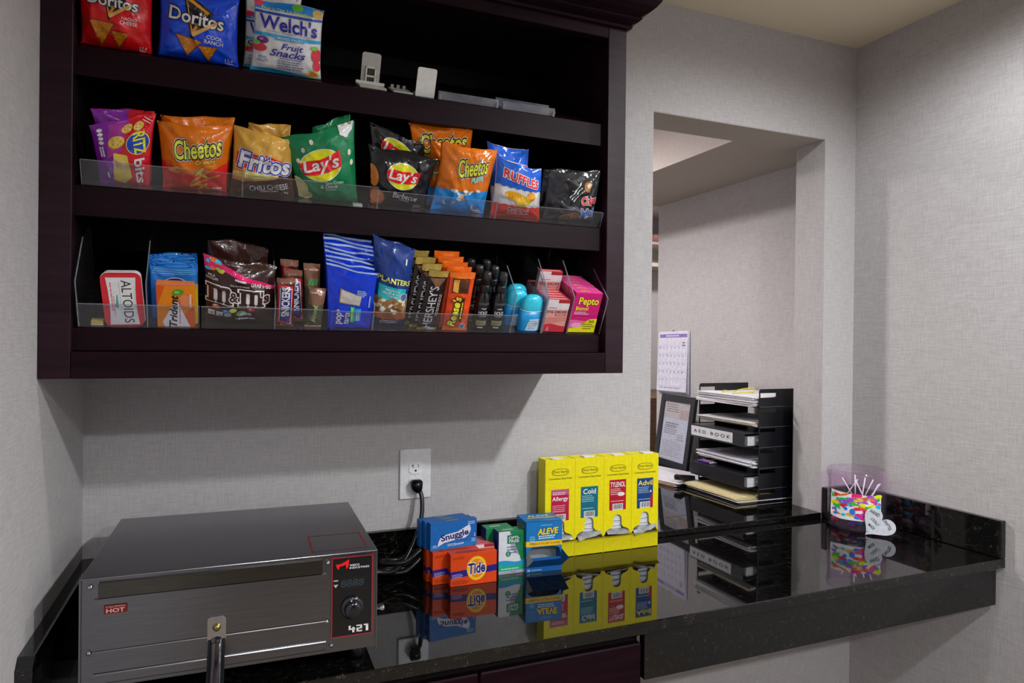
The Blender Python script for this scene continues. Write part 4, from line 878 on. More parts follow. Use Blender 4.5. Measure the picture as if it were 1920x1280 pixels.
# warning sticker and red outline on the lid
p = Print(door, .0317, lambda a, b, l: Vector((.0337+a*.0317, -.0010-.00012*l, .1395+b*.0317)), None, 'card', .41)
p.rect(0, 0, 1, .41, '#6e1418', 1, 'warning_sticker'); p.text('CAUTION', .5, .335, .84, .085, '#c99c94', 2, part='warning_lettering'); p.text('HOT', .5, .145, .80, .20, '#d8aca4', 2, bold=.02, part='warning_lettering')
p = Print(shell, .10, lambda a, b, l: Vector((.346+a*.10, .022+b*.10, OH+.0002+.0001*l)), None, 'card', 1)
for q in ((0, 0, .98, .015), (0, .98, .98, 1.0), (0, 0, .035, 1.0), (.945, .15, .98, 1.0)): p.rect(*q, '#7a1c22', 1, 'red_outline_mark')
mesh_obj('side_thumbscrew', lathe(bmesh.new(), [(.004, .457), (.004, .463), (.006, .464), (.006, .469), (.003, .471)], (0, .004, .0905), 12, 'x'), CHROME, ov, True)
mesh_obj('side_knob', lathe(bmesh.new(), [(.005, 0), (.005, -.008), (.012, -.010), (.014, -.016), (.010, -.022), (.002, -.024)], (0, .14, .105), 16, 'x'), M('#2a2a2e', 'plastic'), ov, True)
for x in (.03, .427):
    for y in (.03, .34): mesh_obj('foot', lathe(bmesh.new(), [(.010, .0004), (.013, .004), (.013, .018), (.009, .0238)], (x, y, 0), 16), M('#101012', 'plastic'), ov, True)
# ---- outlet and cord
WHT = M('#e4e4e6', 'plastic')
pl = thing('wall_outlet', 'white duplex wall outlet with black cord plugged into its lower socket', 'outlet', (.7137, -.0005, .2349))
mesh_obj('cover_plate', B(-.0397, .0397, -.006, 0, -.062, .062, .003, 2), WHT, pl)
def dshape(cz): return [(-.0165, cz-.0105), (-.0105, cz-.0155), (.0105, cz-.0155), (.0165, cz-.0105), (.0165, cz+.0105), (.0105, cz+.0155), (-.0105, cz+.0155), (-.0165, cz+.0105)]
for cz in (.0165, -.0225):
    so = mesh_obj('socket', prism(bmesh.new(), dshape(cz), 'y', -.0078, -.0055), M('#efefee', 'plastic'), pl)
    bm = bmesh.new(); box(bm, -.0075, -.006, -.0081, -.0075, cz+.000, cz+.009); box(bm, -.0105, -.006, -.0081, -.0075, cz+.0035, cz+.0055); box(bm, .006, .0072, -.0081, -.0075, cz, cz+.008); lathe(bm, [(.0026, -.0081), (.0026, -.0075)], (0, 0, cz-.008), 10, 'y')
    mesh_obj('slots', bm, M('#141414', 'plastic'), so)
mesh_obj('plate_screw', lathe(bmesh.new(), [(.003, -.006), (.0026, -.0068)], (0, 0, -.003), 10, 'y'), PLW, pl)
RUB = M('#0d0d0f', 'plastic')
cd = thing('power_cord', 'thick black power cord looping from the outlet to the oven', 'cord', (.72, -.03, .21))
def dpart(name, bm, m=RUB):
    o = mesh_obj(name, bm, m, cd, True); o.matrix_parent_inverse = Matrix.Translation((-.72, .03, -.21)); return o
bm = bmesh.new(); prism(bm, [(.7000, .2225), (.7270, .2225), (.7270, .207), (.7240, .192), (.7160, .189), (.7050, .196), (.7000, .205)], 'y', -.030, -.0086)
bmesh.ops.bevel(bm, geom=bm.edges[:], offset=.003, segments=2, affect='EDGES'); dpart('plug', bm)
dpart('cable', tube(bmesh.new(), [(.720, -.022, .198), (.724, -.030, .180), (.722, -.040, .145), (.712, -.050, .110), (.692, -.062, .072), (.668, -.080, .044), (.640, -.098, .030), (.600, -.110, .036), (.552, -.105, .045)], .0055, 10, 6))
bm = bmesh.new(); lp = []
for k in range(26):
    a = k*2*PI/12; r = .052+.003*math.sin(k*.9); lp.append((.668+r*1.05*math.cos(a), -.068+r*.55*math.sin(a), .010+.0018*k+.03*max(0, math.cos(a))))
dpart('coiled_slack', tube(bm, lp, .005, 10, 3))
dpart('coil_tail', tube(bmesh.new(), [(.700, -.04, .014), (.640, -.050, .018), (.590, -.060, .024), (.548, -.070, .050)], .005, 10, 5))
# ---- detergent, dryer sheets, lens solution, tablets
def on_counter(x, y, rz, z=0.0003): return Matrix.Translation((x, y, z)) @ Matrix.Rotation(math.radians(rz), 4, 'Z')
def detergent(label, x, y, rz, full=True):
    p = carton('detergent_box', label, 'detergent box', on_counter(x, y, rz), .1135, .0745, .026, '#e2480e', 'orange detergent boxes on the counter')
    p.poly([(0, .16), (1, .24), (1, .37), (0, .30)], '#2a1a80', 1); p.lines(.16, .235, .26, 3, .03, .012, '#c8b8e0', rot=.07); p.lines(.22, .10, .36, 3, .03, .010, '#5a1c08', rot=.05); p.lines(.2, .58, .3, 2, .03, .02, '#b83a0c', rot=.05)
    p.ell(.56, .33, .215, .25, '#f4b81c', 1.6); p.ell(.56, .33, .19, .225, '#f6d024', 1.8); p.ell(.56, .33, .165, .195, '#ee8c14', 2.0)
    p.text('Tide', .56, .335, .36, .23, '#211a70', 3.2, rot=.08, shear=.15, bold=.03, outline=((.045, '#f4f0ec'),), part='logo_lettering')
    p.left.rect(0, .9, 1, 1.3, '#2a1a80', 1); p.top.lines(.5, .14, .7, 3, .05, .02, '#a83008'); return p
detergent('front orange detergent box beneath the dryer sheet cartons', .8140, -.1665, -.8)
detergent('middle orange detergent box half covered by the front box', .7790, -.1392, -.5)
detergent('rearmost orange detergent box in the stack of three', .7712, -.1118, 0)
for k in range(3):
    lab = ('front blue dryer sheet carton with white swoosh on detergent boxes', 'middle blue dryer sheet carton on detergent boxes', 'rear blue dryer sheet carton on detergent boxes')[k]
    a = math.radians(6.5); off = .0195*k
    p = carton('dryer_sheet_carton', lab, 'carton', on_counter(.7805-math.sin(a)*off-.0055*k, -.1165+math.cos(a)*off, 6.5, .0751), .1205, .0640, .0192, '#1767b8', 'blue dryer sheet cartons')
    p.top.rect(.38, .05, .62, .09, '#a9b45a', 1)
    if k: continue
    p.rect(0, 0, 1, .10, '#1a78c8', .8); p.poly([(.15, .06), (.17, .16), (.22, .24), (.34, .28), (.58, .31), (.84, .43), (.87, .33), (.82, .22), (.74, .17), (.50, .15), (.28, .12)], '#dfe2f2', 1.2)
    p.text('Snuggle', .52, .235, .60, .165, '#1d1d6e', 3, rot=.13, bold=.03, part='logo_lettering'); p.text('Sheets', .60, .075, .22, .05, '#e4e8f4', 3, rot=.06); p.lines(.42, .075, .12, 2, .03, .016, '#bcd0ec'); p.lines(.10, .08, .10, 2, .03, .015, '#bcd0ec'); p.lines(.88, .47, .16, 2, .035, .015, '#d0e0f4'); p.text('2', .95, .21, .03, .06, '#e8ecf6'); p.lines(.93, .13, .1, 3, .025, .012, '#bcd0ec')
for k in range(5):
    eyebox(('front pink eye drop carton on the counter beside detergent', 'second pink eye drop carton on the counter', 'third pink eye drop carton on the counter', 'fourth pink eye drop carton on the counter', 'rearmost pink eye drop carton on the counter')[k], on_counter(.8585-.002*k, -.1130+.0135*k, 0), d=.0125)
def lens(label, x, y, rz, front):
    p = carton('lens_solution_carton', label, 'carton', on_counter(x, y, rz), .069, .1035, .037, '#16804e', 'green lens solution cartons'); R = p.R
    p.top.rect(.2, .18, .62, .26, '#bfe0cc', 1); p.top.text('FREE', .45, .36, .3, .06, '#8fd0ac', 1)
    p.left.rect(0, 0, 1, R*.069/.037, '#1b2f86', .6); p.left.text('TRAVEL KIT', .5, .9, 1.1, .22, '#cdd4ee', 2, rot=PI/2)
    if front:
        p.poly([(0, 0), (.98, 0), (.80, .6), (.46, .85), (.42, R), (0, R)], '#d8dee4', 1); p.poly([(.62, .30), (1, .52), (1, 0), (.88, 0)], '#189a5c', 1.3); p.wave(0, .42, '#2a9ad0', 1.6, .05, 1.0, .05); p.wave(0, .30, '#22b088', 1.9, .03, 2.0)
        p.rect(0, 0, 1, .11, '#a9aebc', 2.2); p.rect(.32, R-.44, .84, R-.14, '#12694a', 2); p.text('OPTI-', .58, R-.24, .42, .11, '#e8f2ec', 3, bold=.012, part='logo_lettering'); p.text('FREE', .58, R-.36, .38, .10, '#e8f2ec', 3, bold=.012, part='logo_lettering')
        p.lines(.56, R-.58, .50, 3, .10, .04, '#5a6a9a'); p.ell(.36, .70, .10, .10, '#2c8a5e', 2.2); p.text('2', .36, .70, .05, .09, '#e8f2ec', 3); p.lines(.5, .16, .8, 1, .05, .03, '#d0f0e0'); p.text('TRAVEL', .56, .055, .24, .045, '#5a6070', 3)
lens('front green and white lens solution carton between eye drops and blue dispenser', .9255, -.1285, -1.0, True)
lens('rear green lens solution carton behind the front one', .9070, -.0895, -1.0, False)
# blue tablet dispenser
A0 = on_counter(1.0060, -.1425, -5)
al = thing('tablet_dispenser', 'blue tablet dispenser box with yellow band and open front chute', 'dispenser box', A0); AW, AH, AD = .0945, .124, .075
BLU = M('#1478c0'); INS = M('#c3c4c8')
bm = bmesh.new(); k = .001
box(bm, -AW/2, -AW/2+k, 0, AD, 0, AH); box(bm, AW/2-k, AW/2, 0, AD, 0, AH); box(bm, -AW/2+k, AW/2-k, AD-k, AD, 0, AH); box(bm, -AW/2+k, AW/2-k, 0, AD, AH-k, AH); box(bm, -AW/2+k, AW/2-k, 0, AD, 0, k)
aca = mesh_obj('carton', bm, BLU, al)
front = [(-AW/2, AH), (AW/2, AH), (AW/2, .036), (.040, .056), (.030, .060), (.018, .061), (-.018, .061), (-.030, .060), (-.040, .054), (-AW/2, .036)]
bm = bmesh.new(); prism(bm, front, 'y', 0, .001); afp = mesh_obj('front_panel', bm, BLU, al)
bm = bmesh.new(); prism(bm, [(-AW/2, .001), (AW/2, .001), (AW/2, .034), (-AW/2, .034)], 'y', 0, .001)
v = [bm.verts.new(q) for q in ((-AW/2+.002, -.0005, .012), (AW/2, -.0005, .012), (AW/2+.008, -.030, .038), (-AW/2+.010, -.026, .036))]; bm.faces.new(v)
mesh_obj('chute_front', bm, [M('#0f5ca2')], al)
bm = bmesh.new()
v = [bm.verts.new(q) for q in ((-AW/2+.002, 0, .012), (-AW/2+.010, -.026, .036), (-AW/2+.002, .0, .052))]; bm.faces.new(v)
v = [bm.verts.new(q) for q in ((-AW/2+.004, .001, .052), (-AW/2+.010, -.0255, .0362), (AW/2+.008, -.0295, .0382), (AW/2-.002, .001, .014), (-AW/2+.004, .001, .014))]; bm.faces.new(v[1:])
mesh_obj('chute_lining', bm, INS, al)
bm = bmesh.new(); v = [bm.verts.new(q) for q in ((AW/2-.001, 0, .012), (AW/2+.008, -.030, .038), (AW/2-.001, 0, .054))]; bm.faces.new(v); mesh_obj('chute_side', bm, M('#0f5ca2'), al)
mesh_obj('inner_back', B(-AW/2+.0015, AW/2-.0015, .035, .036, .0012, AH-.002), M('#9aa4a6'), al)
bm = bmesh.new(); prism(bm, [(-.04, .002), (-.004, .002), (.004, .020), (-.03, .030)], 'y', .012, .016); mesh_obj('tablet_sachet', bm, M('#cfd0d4', 'gloss'), al)
p = Print(afp, AW, lambda a, b, l: Vector(((a-.5)*AW, -.0003-.00012*l, b*AW)), None, 'card', AH/AW)
p.text('ALEVE', .60, 1.045, .60, .165, '#f6d83a', 3, rot=.04, shear=.2, bold=.035, outline=((.045, '#2a3a4a'),), part='logo_lettering'); p.lines(.62, .91, .56, 2, .055, .03, '#d4ecf6', rot=.03); p.lines(.18, .90, .16, 4, .05, .03, '#7ac0e0'); p.rect(.40, 1.20, .72, 1.21, '#bfe0f0', 2)
p.rect(0, .66, 1, .80, '#f0c41c', 1.4, 'yellow_band'); p.text('STRENGTH TO LAST 12 HOURS', .52, .73, .86, .05, '#7a3a10', 3); p.text('50', .08, .05, .08, .06, '#d8ecf6', 3); p.lines(.34, .035, .36, 1, .05, .03, '#7ac0e0')
q = Print(aca, AD, lambda a, b, l: Vector((-AW/2-.0003-.00012*l, (1-a)*AD, b*AD)), None, 'card', AH/AD)
q.rect(0, .84, 1, 1.02, '#d8ac18', 1.4, 'yellow_band'); q.text('ALEVE', .42, 1.36, .72, .22, '#c9b64a', 3, bold=.03, part='logo_lettering'); q.text('NEW', .8, .93, .2, .08, '#a04010', 3)
q = Print(aca, AW, lambda a, b, l: Vector(((a-.5)*AW, b*AW, AH+.0003+.00012*l)), None, 'card', AD/AW)
q.text('ALEVE', .50, .52, .60, .16, '#e4dfa0', 3, bold=.03, part='logo_lettering'); q.rect(.14, .30, .92, .38, '#d8c070', 1.4, 'yellow_band'); q.lines(.5, .43, .4, 1, .05, .025, '#cfe6f2')
# yellow dispensers
YEL = M('#eedf02'); YEL2 = M('#d9cb06'); FOIL = mat_noise('sachet_foil', '#9a9ba4', '#c4c5cc', 60, .3, .2, .002, .5, (1, 1, 1), .55)
def dispenser(label, x, head, hcol, subs, z0, ph):
    t = thing('remedy_dispenser', label, 'dispenser box', (x, -.065, .0003), 'four yellow remedy dispensers in a row'); w_, h_, d_ = .0870, .259, .044
    bm = bmesh.new(); k = .0012
    box(bm, -w_/2, -w_/2+k, .001, d_, 0, h_); box(bm, w_/2-k, w_/2, .001, d_, 0, h_); box(bm, -w_/2, w_/2, d_-k, d_, 0, h_); box(bm, -w_/2+k, w_/2-k, 0, d_-k, 0, k); box(bm, -w_/2+k, w_/2-k, .004, d_-k, h_-k-.001, h_-.001)
    mesh_obj('carton', bm, YEL, t)
    # front panel with the arched opening
    arch = [(.038, .050), (.036, .056), (.030, .060), (.018, .064), (.0135, .070), (.0130, .088), (.0105, .0945), (.006, .098), (0, .099)]
    arch = arch+[(-a, b) for a, b in arch[-2::-1]]
    pts = [(-w_/2, .043), (-w_/2, h_), (w_/2, h_), (w_/2, .043)]+arch
    fp = mesh_obj('front_panel', prism(bmesh.new(), pts, 'y', 0, .0012), YEL, t)
    bm = bmesh.new(); prism(bm, [(-w_/2, 0), (w_/2, 0), (w_/2, .042), (-w_/2, .042)], 'y', 0, .0012); mesh_obj('front_tray', bm, YEL2, t)
    bm = bmesh.new(); v = [bm.verts.new(q) for q in ((-w_/2, -.0002, .0405), (w_/2, -.0002, .0405), (w_/2+.001, -.010, .0460), (-w_/2+.003, -.010, .0452))]; bm.faces.new(v)
    bmesh.ops.solidify(bm, geom=bm.faces[:], thickness=.001); mesh_obj('tray_flap', bm, YEL, t)
    mesh_obj('top_tab', B(-.020+.006*ph, .012+.006*ph, .006, .030, h_-.0008, h_+.0012+.0012*(ph % 2), .0005), M('#e8e6e0', 'paper'), t)
    # sachets stacked inside and one sticking out
    bm = bmesh.new()
    for j in range(6):
        z = .014+.0135*j; n = 8
        g = [[bm.verts.new(((i/n-.5)*.076, .003+.036*jj/4, z+.002*noise.noise(Vector((i*.5, jj*.5, j+ph*5))))) for i in range(n+1)] for jj in range(5)]
        for jj in range(4):
            for i in range(n): bm.faces.new((g[jj][i], g[jj][i+1], g[jj+1][i+1], g[jj+1][i]))
    mesh_obj('sachets', bm, FOIL, t, True)
    bm = bmesh.new(); n = 10; tilt = (.0, .012, -.004, .018)[ph]
    g = [[bm.verts.new(((i/n-.5)*.070, -.010+.026*jj/5+.002*noise.noise(Vector((i*.4, jj*.4, ph))), .048+.018*(jj/5)+.0018*noise.noise(Vector((i*.5, jj*.6, 3+ph)))+tilt*(i/n-.5))) for i in range(n+1)] for jj in range(6)]
    for jj in range(5):
        for i in range(n): bm.faces.new((g[jj][i], g[jj][i+1], g[jj+1][i+1], g[jj+1][i]))
    mesh_obj('front_sachet', bm, FOIL, t, True)
    mesh_obj('inner_backing', prism(bmesh.new(), [(-.016, .060), (.016, .060), (.016, .104), (-.016, .104)], 'y', .006, .007), M('#aeb0b8', 'gloss'), t)
    p = Print(fp, w_, lambda a, b, l: Vector(((a-.5)*w_, -.0003-.00012*l, b*w_)), None, 'card', h_/w_)
    hexo = [(.22, 2.545), (.30, 2.50), (.50, 2.485), (.70, 2.50), (.78, 2.545), (.78, 2.635), (.70, 2.68), (.50, 2.70), (.30, 2.68), (.22, 2.635)]
    p.poly(hexo, '#4a4408', 1, 'maker_logo'); p.poly([(.5+(a-.5)*.93, 2.592+(b-2.592)*.86) for a, b in hexo], '#eedf02', 1.4, 'maker_logo')
    p.text('Drug Store', .50, 2.592, .48, .10, '#4a4408', 2, bold=.02, part='maker_logo'); p.text('Convenience Sized Relief', .5, 2.40, .78, .055, '#6a6210', 2)
    p.rect(.20, z0, .80, z0+.95, hcol, 1, 'product_panel'); top = z0+.95
    p.text(head, .50, top-.15+(-.15 if head == 'Allergy' else 0), (.54 if head != 'Cold' else .44), .16, '#f2f2f4' if head != 'Advil' else '#f4e05a', 2.4, bold=.012, part='product_lettering')
    if head == 'Allergy': p.rect(.20, top-.17, .80, top, '#c05a78', 1.3, 'product_panel'); p.lines(.5, top-.11, .5, 2, .05, .03, '#e8c0cc')
    if head == 'TYLENOL': p.ell(.62, top-.46, .13, .06, '#f0e8e4', 2.2, 'product_panel')
    if head == 'Advil': p.poly([(.80, z0), (.80, z0+.52), (.62, z0+.15), (.62, z0)], '#a82030', 1.4, 'product_panel'); p.rect(.68, top-.46, .74, top-.40, '#e8d0c8', 2.2, 'product_panel')
    p.lines(.46, top-.30-(.2 if head == 'Allergy' else 0), .44, 4, .055, .022, subs); p.lines(.5, z0+.27, .5, 1, .05, .022, subs)
    p.rect(.31, z0+.0, .69, z0+.20, '#dcdcdc', 1.8, 'barcode')
    x_ = .34
    while x_ < .66:
        l = random.choice((.008, .014, .02)); p.rect(x_, z0+.035, x_+l, z0+.18, '#2a2a2a', 2.2, 'barcode'); x_ += l+random.choice((.008, .012, .018))
for i, (hd, hc, sb, z0, lab) in enumerate((('Allergy', '#b8183e', '#e8a8b4', 1.12, 'leftmost yellow remedy dispenser with crimson allergy panel'), ('Cold', '#0e6a80', '#9cd0d4', 1.14, 'yellow remedy dispenser with teal cold panel'), ('TYLENOL', '#b41428', '#f0c0c0', 1.28, 'yellow remedy dispenser with red panel and white pill'), ('Advil', '#13407e', '#a8c0e0', 1.26, 'rightmost yellow remedy dispenser with blue panel'))):
    dispenser(lab, 1.0880+.0876*i, hd, hc, sb, z0, i)
# ---- jar of lollipops
JX, JY, JR, JH = 2.090, -.123, .083, .183
jr = thing('candy_jar', 'violet-tinted clear plastic candy jar in the counter corner', 'jar', (JX, JY, .0003))
prof = [(.001, .0), (JR-.014, .0), (JR-.004, .006), (JR, .018), (JR, .150), (JR+.002, .160), (JR+.004, .172), (JR+.001, JH-.002), (JR-.002, JH), (JR-.005, JH-.004), (JR-.002, .160), (JR-.0035, .150), (JR-.0035, .020), (JR-.008, .009), (JR-.016, .004), (.001, .004)]
jw = mesh_obj('jar_wall', lathe(bmesh.new(), prof, (0, 0, 0), 48, cap=False), JARP, jr, True)
fa = math.atan2(CAM.y-JY, CAM.x-JX)          # direction from the jar towards the room
def jsurf(a, b, l):
    th_ = fa+(a-.52)*1.95; r = JR+.0006+.00015*l; return Vector((r*math.cos(th_), r*math.sin(th_), .038+b*.085))
p = Print(jw, .085, jsurf, .06, 'gloss', 1.0)
p.poly([(-.02, .06), (.25, .0), (.98, .02), (.98, .90), (.5, .93), (.02, 1.0)], '#e6e6ea', 1, 'paper_label')
random.seed(11)
for k in range(70):
    a, b = random.uniform(.06, .93), random.uniform(.09, .90); col = random.choice(['#149a3c', '#d8186a', '#f0c01c', '#1668c4', '#b85a18', '#12a0c8', '#c21a2c', '#8a3aa8', '#f08a1c'])
    if k % 4 == 0: p.poly(rot_pts([(a-.09, b-.06), (a+.09, b-.05), (a+.02, b+.09)], (a, b), random.uniform(0, 6)), col, 1.5+.03*k, 'paper_label')
    else: p.ell(a, b, random.uniform(.04, .13), random.uniform(.03, .085), col, 1.5+.03*k, 'paper_label', rot=random.uniform(0, 3), n=12)
p.lines(.66, .80, .40, 2, .07, .035, '#b87a2c', 5, part='paper_label')
random.seed(5)
CANDY = ['#8a2456', '#a83a28', '#3a7a8a', '#5a2a80', '#2a6a9a', '#b85a7a', '#6a1a4a', '#4a8a9a']
fd_ = Vector((math.cos(fa), math.sin(fa)))
ra = Vector((-math.sin(fa), math.cos(fa)))       # right-left across the jar as seen from the room
for k in range(16):
    aa = fa-1.5+3.0*(k % 8)/7; rr = .060-.012*(k % 2); x, y = rr*math.cos(aa), rr*math.sin(aa); z = .021+.012*(k % 3)
    if k >= 8:                                     # sticks up
        side = (-.052 if k == 8 else (.004+.0062*(k-9))); dx, dy = ra*side*1.0; x, y = dx*.72+random.uniform(-.012, .012), dy*.72+random.uniform(-.012, .012); z = .062+random.uniform(0, .02)
        lean = Vector((ra.x*(sl_ := random.uniform(-.6, .6))+fd_.x*random.uniform(-.2, .3), ra.y*sl_+fd_.y*random.uniform(-.2, .3), 1)).normalized()
    else: lean = Vector((-x*3, -y*3, .035)).normalized()
    cn = ('plum', 'brick red', 'teal', 'purple', 'blue', 'rose pink', 'dark violet', 'aqua')[k % 8]
    t = thing('lollipop', ('%s lollipop lying loose in the bottom of the candy jar' % cn if k < 8 else '%s lollipop with its white stick pointing up inside the candy jar' % cn), 'lollipop', (JX+x, JY+y, z), 'loose lollipops at the jar bottom' if k < 8 else 'upright lollipops in the jar')
    bm = bmesh.new(); bmesh.ops.create_icosphere(bm, subdivisions=2, radius=.0125)
    for v in bm.verts: v.co *= 1+.08*noise.noise(v.co*90)
    mesh_obj('wrapped_candy', bm, M(CANDY[k % 8], 'gloss'), t, True)
    L = .085 if k >= 8 else .06
    mesh_obj('stick', tube(bmesh.new(), [(0, 0, 0), tuple(lean*L)], .0019, 8, 1), M('#ececef', 'paper'), t, True)
# heart tag leaning on the jar front
fd = Vector((math.cos(fa), math.sin(fa), 0)); hx = -Vector((ra.x, ra.y, 0)); 
if hx.dot(rgt) < 0: hx = -hx
hc = Vector((JX, JY, 0))+fd*(JR+.0055)+hx*.056; hc.z = .0012
HM = Matrix(((hx.x, -fd.x, 0, hc.x), (hx.y, -fd.y, 0, hc.y), (0, 0, 1, hc.z), (0, 0, 0, 1)))
ht = thing('paper_heart', 'white paper heart with handwritten black capitals leaning on the jar', 'paper tag', HM)
pts = []
for k in range(40):
    q = 2*PI*k/40; pts.append((.0029*16*math.sin(q)**3, .0029*(13*math.cos(q)-5*math.cos(2*q)-2*math.cos(3*q)-math.cos(4*q))))
ca_, sa_ = math.cos(-.72), math.sin(-.72); pts = [(x*ca_-y*sa_, x*sa_+y*ca_) for x, y in pts]
zmin = min(z for x, z in pts); pts = [(x, z-zmin) for x, z in pts]
hcard = mesh_obj('card', prism(bmesh.new(), pts, 'y', 0, .001), M('#dfe2ec', 'paper'), ht)
p = Print(hcard, .1, lambda a, b, l: Vector((a*.1, -.0003-.00012*l, b*.1)), None, 'paper', 1)
INK = '#1a1c26'
p.text('HAND', -.07, .685, .27, .105, INK, 2, rot=-.50, bold=.012, part='handwriting'); p.text('CRAFTED', .245, .37, .33, .085, INK, 2, rot=-1.02, bold=.012, part='handwriting', arc=.3)
p.text('LOCALLY', -.06, .43, .28, .088, INK, 2, rot=-.78, bold=.012, part='handwriting'); p.text('MADE', -.155, .275, .20, .08, INK, 2, rot=-.72, bold=.012, part='handwriting'); p.text('(:', -.265, .10, .05, .06, INK, 2, rot=-1.4, part='handwriting')

# ================================================================== beyond the opening
BK = M('#141519', 'plastic'); ZS = .0183
tr = thing('letter_tray_tower', 'black six-tier letter tray tower standing on the ledge', 'letter tray', (2.05, .34, ZS))
def tp(name, bm, m=BK): 
    o = mesh_obj(name, bm, m, tr); o.matrix_parent_inverse = Matrix.Translation((-2.05, -.34, -ZS)); return o
TX0, TX1, TY0, TY1 = 1.976, 2.215, .178, .505
tiers = [.0639, .136, .208, .2782, .3483]
for y in (TY0, TY1-.003):
    bm = bmesh.new(); box(bm, TX0+.075, TX1, y, y+.003, ZS, .410); box(bm, TX0, TX0+.004, y, y+.003, ZS, .405)
    zz = [ZS+.006]+tiers+[.402]
    for a, b in zip(zz, zz[1:]):
        m_ = a+.006; top_open = .022 if b > .39 else .020
        box(bm, TX0+.004, TX0+.075, y, y+.003, a-.006, b-top_open)
    box(bm, TX0+.004, TX0+.075, y, y+.003, .396, .410)
    tp('side_frame', bm)
for z in tiers:
    tp('tray', B(TX0-.004, TX1, TY0+.0032, TY1-.0032, z-.004, z-.001, .0008))
    tp('tray_rim', B(TX0, TX1, TY0-.0018, TY0-.0002, z-.0015, z+.0008), M('#4a4b52', 'plastic'))
def paper_stack(name, label, x0, x1, y0, y1, z, n, cols, jitter=.006, sag=0, group=None, rot=0):
    t = thing(name, label, 'papers', Matrix.Translation(((x0+x1)/2, (y0+y1)/2, z)) @ Matrix.Rotation(rot, 4, 'Z'), group); L, Q = (x1-x0)/2, (y1-y0)/2
    for k in range(n):
        bm = bmesh.new(); jx, jy, a = random.uniform(-jitter, jitter), random.uniform(-jitter, jitter), random.uniform(-.03, .03); nx = 8
        th_ = .0022; rows = []
        for i in range(nx+1):
            x = -L+2*L*i/nx; dz = .0003+k*.0026-sag*max(0, (.35-i/nx))**2*8*(1+.1*k)
            row = []
            for y in (-Q, Q):
                for h in (0, th_): row.append(bm.verts.new((x*math.cos(a)-y*math.sin(a)+jx, x*math.sin(a)+y*math.cos(a)+jy, dz+h+.0012*math.sin(i*.8+k+y*9)*(k/n))))
            rows.append(row)
        for p_, q_ in zip(rows, rows[1:]):
            bm.faces.new((p_[1], q_[1], q_[3], p_[3])); bm.faces.new((p_[0], p_[2], q_[2], q_[0])); bm.faces.new((p_[0], q_[0], q_[1], p_[1])); bm.faces.new((p_[2], p_[3], q_[3], q_[2]))
        bm.faces.new(rows[0][:1]+rows[0][1:2]+rows[0][3:4]+rows[0][2:3]); bm.faces.new((rows[-1][0], rows[-1][2], rows[-1][3], rows[-1][1]))
        bmesh.ops.recalc_face_normals(bm, faces=bm.faces[:])
        mesh_obj('sheet_bundle', bm, M(cols[k % len(cols)], 'paper'), t)
    return t
top = paper_stack('paper_stack', 'thick white paper stack tied with yellow band on tower top', 1.955, 2.205, .190, .490, .3486, 13, ['#e4e2e6', '#d4d2d8', '#eceaee'], .005)
bm = tube(bmesh.new(), [(-.10, -.02, .037), (-.05, -.05, .040), (.0, -.02, .038), (.04, .03, .050), (.0, .06, .042), (-.05, .03, .039), (-.08, .06, .038), (-.02, .11, .037)], .0022, 6, 6)
tag(mesh_obj('rubber_band', bm, M('#d8c83a', 'plastic'), top, True))
paper_stack('paper_stack', 'white papers in the second tier from the top of tower', 1.960, 2.20, .192, .485, .2784, 5, ['#e6e4e6', '#d8d6da', '#c9b98a'], .006)
paper_stack('paper_stack', 'sloping white papers in the fourth tier of the tower', 1.958, 2.20, .190, .485, .1362, 8, ['#dcdae2', '#cfcdd8', '#e6e4ea'], .008)
paper_stack('paper_stack', 'white and manila papers under the tower spilling over the ledge', 1.890, 2.15, .185, .470, ZS, 7, ['#c8b98c', '#dcdadf', '#cfd0d6', '#e6e4e6', '#b8a870', '#d8cb98'], .014, .0)
def binder(label, z, h, lab):
    t = thing('ring_binder', label, 'binder', (1.93, .346, z)); L, Q = .26, .147
    sp = mesh_obj('spine', B(0, .003, -Q, Q, .0004, h, .0008), M('#2c2d33' if lab else '#17181d', 'plastic'), t)
    mesh_obj('cover', B(.003, L, -Q, Q, h-.003, h, .0006), M('#3a3b42' if lab else '#1c1d22', 'plastic'), t); mesh_obj('cover', B(.003, L, -Q, Q, .0004, .003, .0006), M('#2c2d33' if lab else '#17181d', 'plastic'), t)
    mesh_obj('pages', B(.020, L-.012, -Q+.006, Q-.006, .0032, h*.70), M('#d6d5da', 'paper'), t)
    bm = bmesh.new()
    for y in (-.09, 0, .09):
        tube(bm, [(.008, y, h*.3), (.012, y, h*.62), (.026, y, h*.78), (.036, y, h*.72)], .0016, 6, 4)
    mesh_obj('rings', bm, CHROME, t, True); mesh_obj('ring_plate', B(.0032, .006, -.12, .12, h*.25, h*.7), CHROME, t)
    if lab:
        p = Print(sp, 2*Q, lambda a, b, l: Vector((-.0003-.0002*l, Q-a*2*Q, b*2*Q)), None, 'paper', h/(2*Q))
        p.rect(.01, .022, .80, .145, '#d4d4d8', 1, 'spine_label'); p.text('A E D   B O O K', .41, .085, .70, .042, '#26262c', 2, bold=.015, part='spine_lettering')
binder('dark binder with white lettered spine label sticking out of the tower', .2084, .048, True)
binder('plain black binder sticking out of the tower near its foot', .0642, .048, False)
